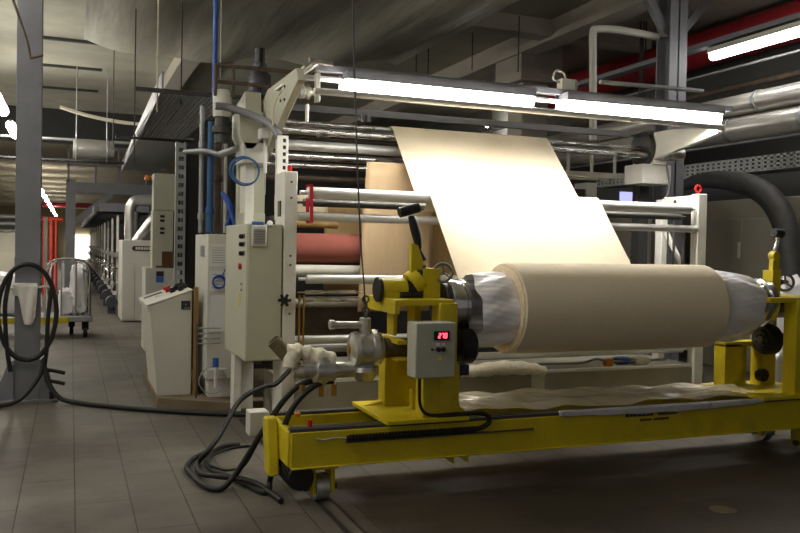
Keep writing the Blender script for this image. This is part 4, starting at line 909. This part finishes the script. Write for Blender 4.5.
MB().cyl((2.78, 6.08, .445), (2.97, 6.10, .49), .028).build('nozzle', black, hb)
b = MB().box(3.68, 3.74, 6.08, 6.195, .30, .46); b.build('rest', cabgreen, hb)
cl_ = [('blue_rag', bluepl, (4.72, 6.35, .50), .08, 'small blue rag on the machine base under the roll'), ('orange_rag', orangepl, (4.55, 6.32, .495), .05, 'small orange rag on the machine base under the roll'), ('white_rag', whitecloth, (4.92, 6.35, .495), .10, 'small white rag at the right end of the machine base')]
for i, (n_, m_, c_, s_, lb) in enumerate(cl_):
    tag(blob(c_, s_, s_ * .7, .035, 11 + i, n_, m_, n=16), lb, 'rag')
b = MB().tube([(1.9, 6.3, .50), (2.6, 6.28, .50), (3.6, 6.3, .505), (4.2, 6.28, .50), (4.4, 6.3, .53), (4.6, 6.3, .50), (5.2, 6.32, .50)], .012); tag(b.build('base_cable', greysteel), 'grey cable lying along the top of the machine base', 'cable')
blob((5.74, 5.6, .33), .12, .12, .33, 21, 'x', plastic); bpy.data.objects['x'].name = 'plastic_bag'
tag(bpy.data.objects['plastic_bag'], 'whitish plastic bag standing behind the right bearing stand', 'bag')
blob((7.05, 6.75, .62), .22, .25, .62, 23, 'covered_roll', plastic); tag(bpy.data.objects['covered_roll'], 'tall plastic covered bundle at the right edge', 'bundle')

# ================================================================== RIGHT SIDE OF THE HALL
rc = T('switchgear_cabinets', 'large beige grey switchgear cabinet right of the roller frame', 'cabinet', (8.4, 8.4, 0))
MB().box(8.0, 8.9, 7.0, 9.1, 0, 2.2).build('body', cabbeige, rc, bevel=.01)
for y0_, y1_ in ((7.02, 7.6), (7.66, 8.3), (8.33, 9.05)): MB().box(7.985, 8.0, y0_, y1_, .1, 1.95).build('door', cabbeige, rc, bevel=.004)
MB().box(7.965, 7.985, 8.34, 8.37, 1.45, 1.65).build('door_handle', cabgrey, rc)
b = MB().torus((8.05, 8.2, 2.255), (1, .2, 0), .055, .008, 18, 6); tag(b.build('wire_ring', galv), 'pale wire ring on top of the beige switchgear cabinet', 'wire')
kc = T('knob_cabinet', 'grey cabinet with rows of black knobs right of the web', 'cabinet', (7.0, 9.3, 0))
MB().box(6.45, 7.35, 9.3, 9.8, 0, 2.02).build('body', cabbeige, kc, bevel=.01)
for j, z in enumerate((1.36, 1.42, 1.50, 1.66, 1.78)):
    for i in range(4 if j < 2 else 2): MB().cyl((7.02 + i * .075, 9.3, z), (7.02 + i * .075, 9.27, z), .016, seg=10).build('knob', blackpl, kc)
MB().box(6.3, 6.45, 9.3, 9.6, 1.2, 2.4).build('side_box', cabgrey, kc)
S(MB().box(7.5, 7.92, 10.2, 10.24, 2.24, 2.38).build('window_1', windowm)); S(MB().box(7.70, 7.73, 10.16, 10.2, 2.22, 2.40).build('window_frame', darkpaint))
S(MB().box(9.55, 9.6, 10.2, 11.0, 2.6, 2.68).build('window_2', windowm))
S(MB().box(1.30, 1.40, 9.96, 10, 2.16, 2.22).build('window_3', windowm)); S(MB().box(1.45, 1.56, 9.96, 10, 2.15, 2.21).build('window_4', windowm))
def ypipe(name, lab, x, z, r, y0_, y1_, m_, bands=()):
    t = T(name, lab, 'pipe', (x, (y0_ + y1_) / 2, z)); MB().cyl((x, y0_, z), (x, y1_, z), r, seg=32).build('pipe_run', m_, t)
    for y in bands: MB().cyl((x, y - .03, z), (x, y + .03, z), r + .012, seg=32).build('clamp_band', galv, t)
    for y in (5.5, 10.5, 15.5): MB().cyl((x, y, z + r * .9), (x, y, 5.0), .01, seg=8).build('hanger_rod', darkpaint, t)
    return t
ypipe('clad_pipe', 'upper one of two thick silver clad pipes at right', 8.0, 3.42, .13, 5, 16, pipeclad, (7.0, 8.1, 9.6))
ypipe('clad_pipe', 'lower one of two thick silver clad pipes at right', 8.05, 3.12, .16, 5, 16, pipeclad, (7.4, 8.6))
ypipe('thin_pipe', 'thin bright pipe just above the silver clad pipes', 8.1, 3.95, .018, 5, 16, galv)
ypipe('thin_pipe', 'thin pipe below the silver clad pipes', 8.1, 2.95, .02, 5, 16, galv)
ypipe('thin_pipe', 'brown pipe above the thin bright pipe at right', 8.6, 3.82, .04, 5, 16, rust)
rd = T('red_duct', 'thick red ventilation duct under the ceiling at right', 'duct', (9.0, 10, 4.63))
for y in (6, 10, 14): MB().cyl((9.0, y, 4.85), (9.0, y, 5.0), .012, seg=8).build('hanger_rod', darkpaint, rd)
MB().cyl((9.0, 5, 4.63), (9.0, 16, 4.63), .27, seg=36).build('duct_run', redduct, rd)
for y in (9.3, 11.6): MB().cyl((9.0, y - .03, 4.63), (9.0, y + .03, 4.63), .285, seg=36).build('band', redduct, rd)
b = MB().box(7.45, 7.6, 5, 12, 4.12, 4.18); tag(b.build('lamp_rail', greysteel), 'grey mounting rail above the upper right lamp', 'rail')
# perforated cable tray
ty = T('cable_tray', 'perforated grey cable tray running along the right side', 'cable tray', (8.0, 8.5, 2.65))
b = MB(); 
for (z0_, z1_) in ((2.55, 2.575), (2.605, 2.625), (2.655, 2.675), (2.705, 2.73)): b.box(7.99, 8.0, 6.0, 11.5, z0_, z1_)
for k in range(56): b.box(7.99, 8.0, 6.0 + k * .1, 6.045 + k * .1, 2.55, 2.73)
b.build('tray_side', galv, ty); MB().box(8.0, 8.35, 6.0, 11.5, 2.54, 2.55).build('tray_bottom', galv, ty)
for y in (6.5, 10.9): MB().cyl((8.33, y, 2.55), (8.33, y, 5.0), .012, seg=8).build('hanger_rod', darkpaint, ty)
b = MB().tube([at(672, 186, X=8.3), at(700, 181, X=8.0), at(718, 180, X=7.8), at(742, 183, X=7.7), at(764, 193, X=7.7), at(779, 211, X=7.7), at(788, 238, X=7.7), at(792, 285, X=7.7), at(793, 330, X=7.7), at(793, 330, X=7.7) * 1 - V(0, 0, at(793, 330, X=7.7).z)], lambda t: .09 + .05 * min(1, t * 2.5), seg=22)
tag(b.build('flexible_duct', ductdark), 'dark curved duct bending down at the right edge', 'duct')
S(MB().box(8.38, 8.5, 7.2, 7.45, 0, 5).build('steel_post', greysteel))
# white vertical pipe with elbow near the concrete column
b = MB().tube([at(593, 140, Y=8.6), at(593, 60, Y=8.6), at(593, 34, Y=8.6), at(597, 29, Y=8.6), at(620, 30, Y=8.6), at(658, 37, Y=8.6)], .045, seg=14); tag(b.build('bent_pipe', cabgrey), 'pale bent pipe rising behind the right lamp', 'pipe')
b = MB().cyl(at(600, 82, Y=6.9), at(703, 91, Y=6.9), .022); tag(b.build('cross_bar', galv), 'thin silver bar above the right lamp', 'bar')
p = at(563, 84, Y=6.2); b = MB().box(p.x - .06, p.x + .07, 6.12, 6.2, p.z - .06, p.z + .03); b.tube([(p.x - .06, 6.16, p.z), (p.x - .12, 6.16, p.z + .03), (p.x - .09, 6.16, p.z + .10), (p.x - .02, 6.16, p.z + .08), (p.x, 6.16, p.z + .02)], .01); b.tube([(p.x + .05, 6.16, p.z), (p.x + .1, 6.16, p.z + .03), (p.x + .11, 6.16, p.z - .02), (p.x + .05, 6.13, p.z - .12)], .01)
tag(b.build('lamp_junction', cabgrey), 'small cable box between the two bright lamps', 'box')
# drain cover and floor rail
b = MB().lathe((3.563, 3.80, 0), (0, 0, 1), [(0, .075), (.003, .075), (.004, .055), (.006, .05)], 28); dr = tag(b.build('floor_drain', drainm), 'round metal drain cover set in the dark floor', 'drain')
S(MB().box(1.345, 1.375, -1, 7.1, 0, .004).build('trim_4', darksteel)); S(MB().box(1.44, 1.46, -1, 7.1, 0, .003).build('trim_5', darksteel))
# ================================================================== LIGHT
w = bpy.data.worlds.new('world'); sc.world = w; w.use_nodes = True
w.node_tree.nodes['Background'].inputs['Color'].default_value = (1.0, .96, .90, 1); w.node_tree.nodes['Background'].inputs['Strength'].default_value = .06
def batten(name, label, p0, p1, w_, h, mtl, group=None, body=None, hw=1.1, shade=False):
    """fluorescent batten: housing + glowing tube"""
    p0, p1 = V(p0), V(p1); c = (p0 + p1) / 2
    t = T(name, label, 'lamp', c, group)
    MB().beam(p0 + V(0, 0, h * .6), p1 + V(0, 0, h * .6), w_ * hw, h * .6).build('lamp_housing', body or cabgrey, t)
    d = (p1 - p0).normalized()
    if shade: MB().box(p0.x - .02, p1.x + .02, p0.y + .085, p0.y + .09, p0.z - .080, p0.z + .10).build('shade_plate', greysteel, t)  # added plate hidden behind the tube, keeps its light off the upper web
    MB().lathe(p0, d, [(0, w_ * .30), (.02, w_ * .46), (.05, w_ * .5), ((p1 - p0).length - .05, w_ * .5), ((p1 - p0).length - .02, w_ * .46), ((p1 - p0).length, w_ * .3)], 20).build('lamp_diffuser', mtl, t)
    return t
batten('fluorescent_lamp', 'left one of two bright fluorescent lamps above the rollers', (1.93, 6.1, 2.735), (3.57, 6.1, 2.735), .13, .11, lampm, shade=True, body=greysteel)
batten('fluorescent_lamp', 'right one of two bright fluorescent lamps above the rollers', (3.87, 6.1, 2.735), (5.55, 6.1, 2.745), .13, .11, lampm, shade=True, body=greysteel)
batten('fluorescent_lamp', 'long fluorescent lamp hanging by the red duct at upper right', (7.53, 5.2, 4.0), (7.53, 8.45, 4.0), .13, .1, lampright)
sc.view_settings.view_transform = 'Standard'; sc.view_settings.look = 'None'; sc.view_settings.gamma = 1; sc.view_settings.use_curve_mapping = False
sc.view_settings.exposure = 1.3
# hall lamps: two rows over the left aisle, drawn as real battens
k = 0
ords = ['nearest', 'second', 'third', 'fourth', 'fifth', 'sixth', 'seventh', 'eighth', 'ninth', 'tenth', 'eleventh']
hall = batten('ceiling_lamp', 'nearest lamp of the receding row above the left aisle', (-1.05, 13.6, 3.6), (-1.05, 15.2, 3.6), .16, .1, lampfar, 'row of lamps above the left aisle', hw=.35)
for i, y in enumerate((17.6, 34, 38, 42, 46, 50, 55, 60, 66)):
    d_ = dup(hall, (-1.05, y, 3.6 if i < 1 else 3.35), ords[i + 1] + ' lamp of the receding row above the left aisle')
    if i > 0: d_.scale = (1, .45, 1)
for p_, lb_ in (((-1.85, 23.0, 1.85), 'small lamp far off at the left edge'), (tuple(at(492, 124, Y=17.5)), 'small bright lamp seen below the left fluorescent lamp')):
    q_ = dup(hall, p_, lb_)
    del q_['group']
    if p_[0] > 0: q_.scale = (.6, .35, .6)
# added lamps out of view, above and to the left, for ambient light
near = batten('ceiling_lamp', 'added ceiling lamp out of view, giving ambient light', (-1.05, 3.0, 4.3), (-1.05, 4.6, 4.3), .16, .1, lampfill, 'added ambient lamps out of view', hw=.35)
for p in ((-1.6, 8, 4.3), (-5, 6, 4.3), (-5, 12, 4.3), (-5, 19, 4.0), (-5, 0, 4.6)): dup(near, p)
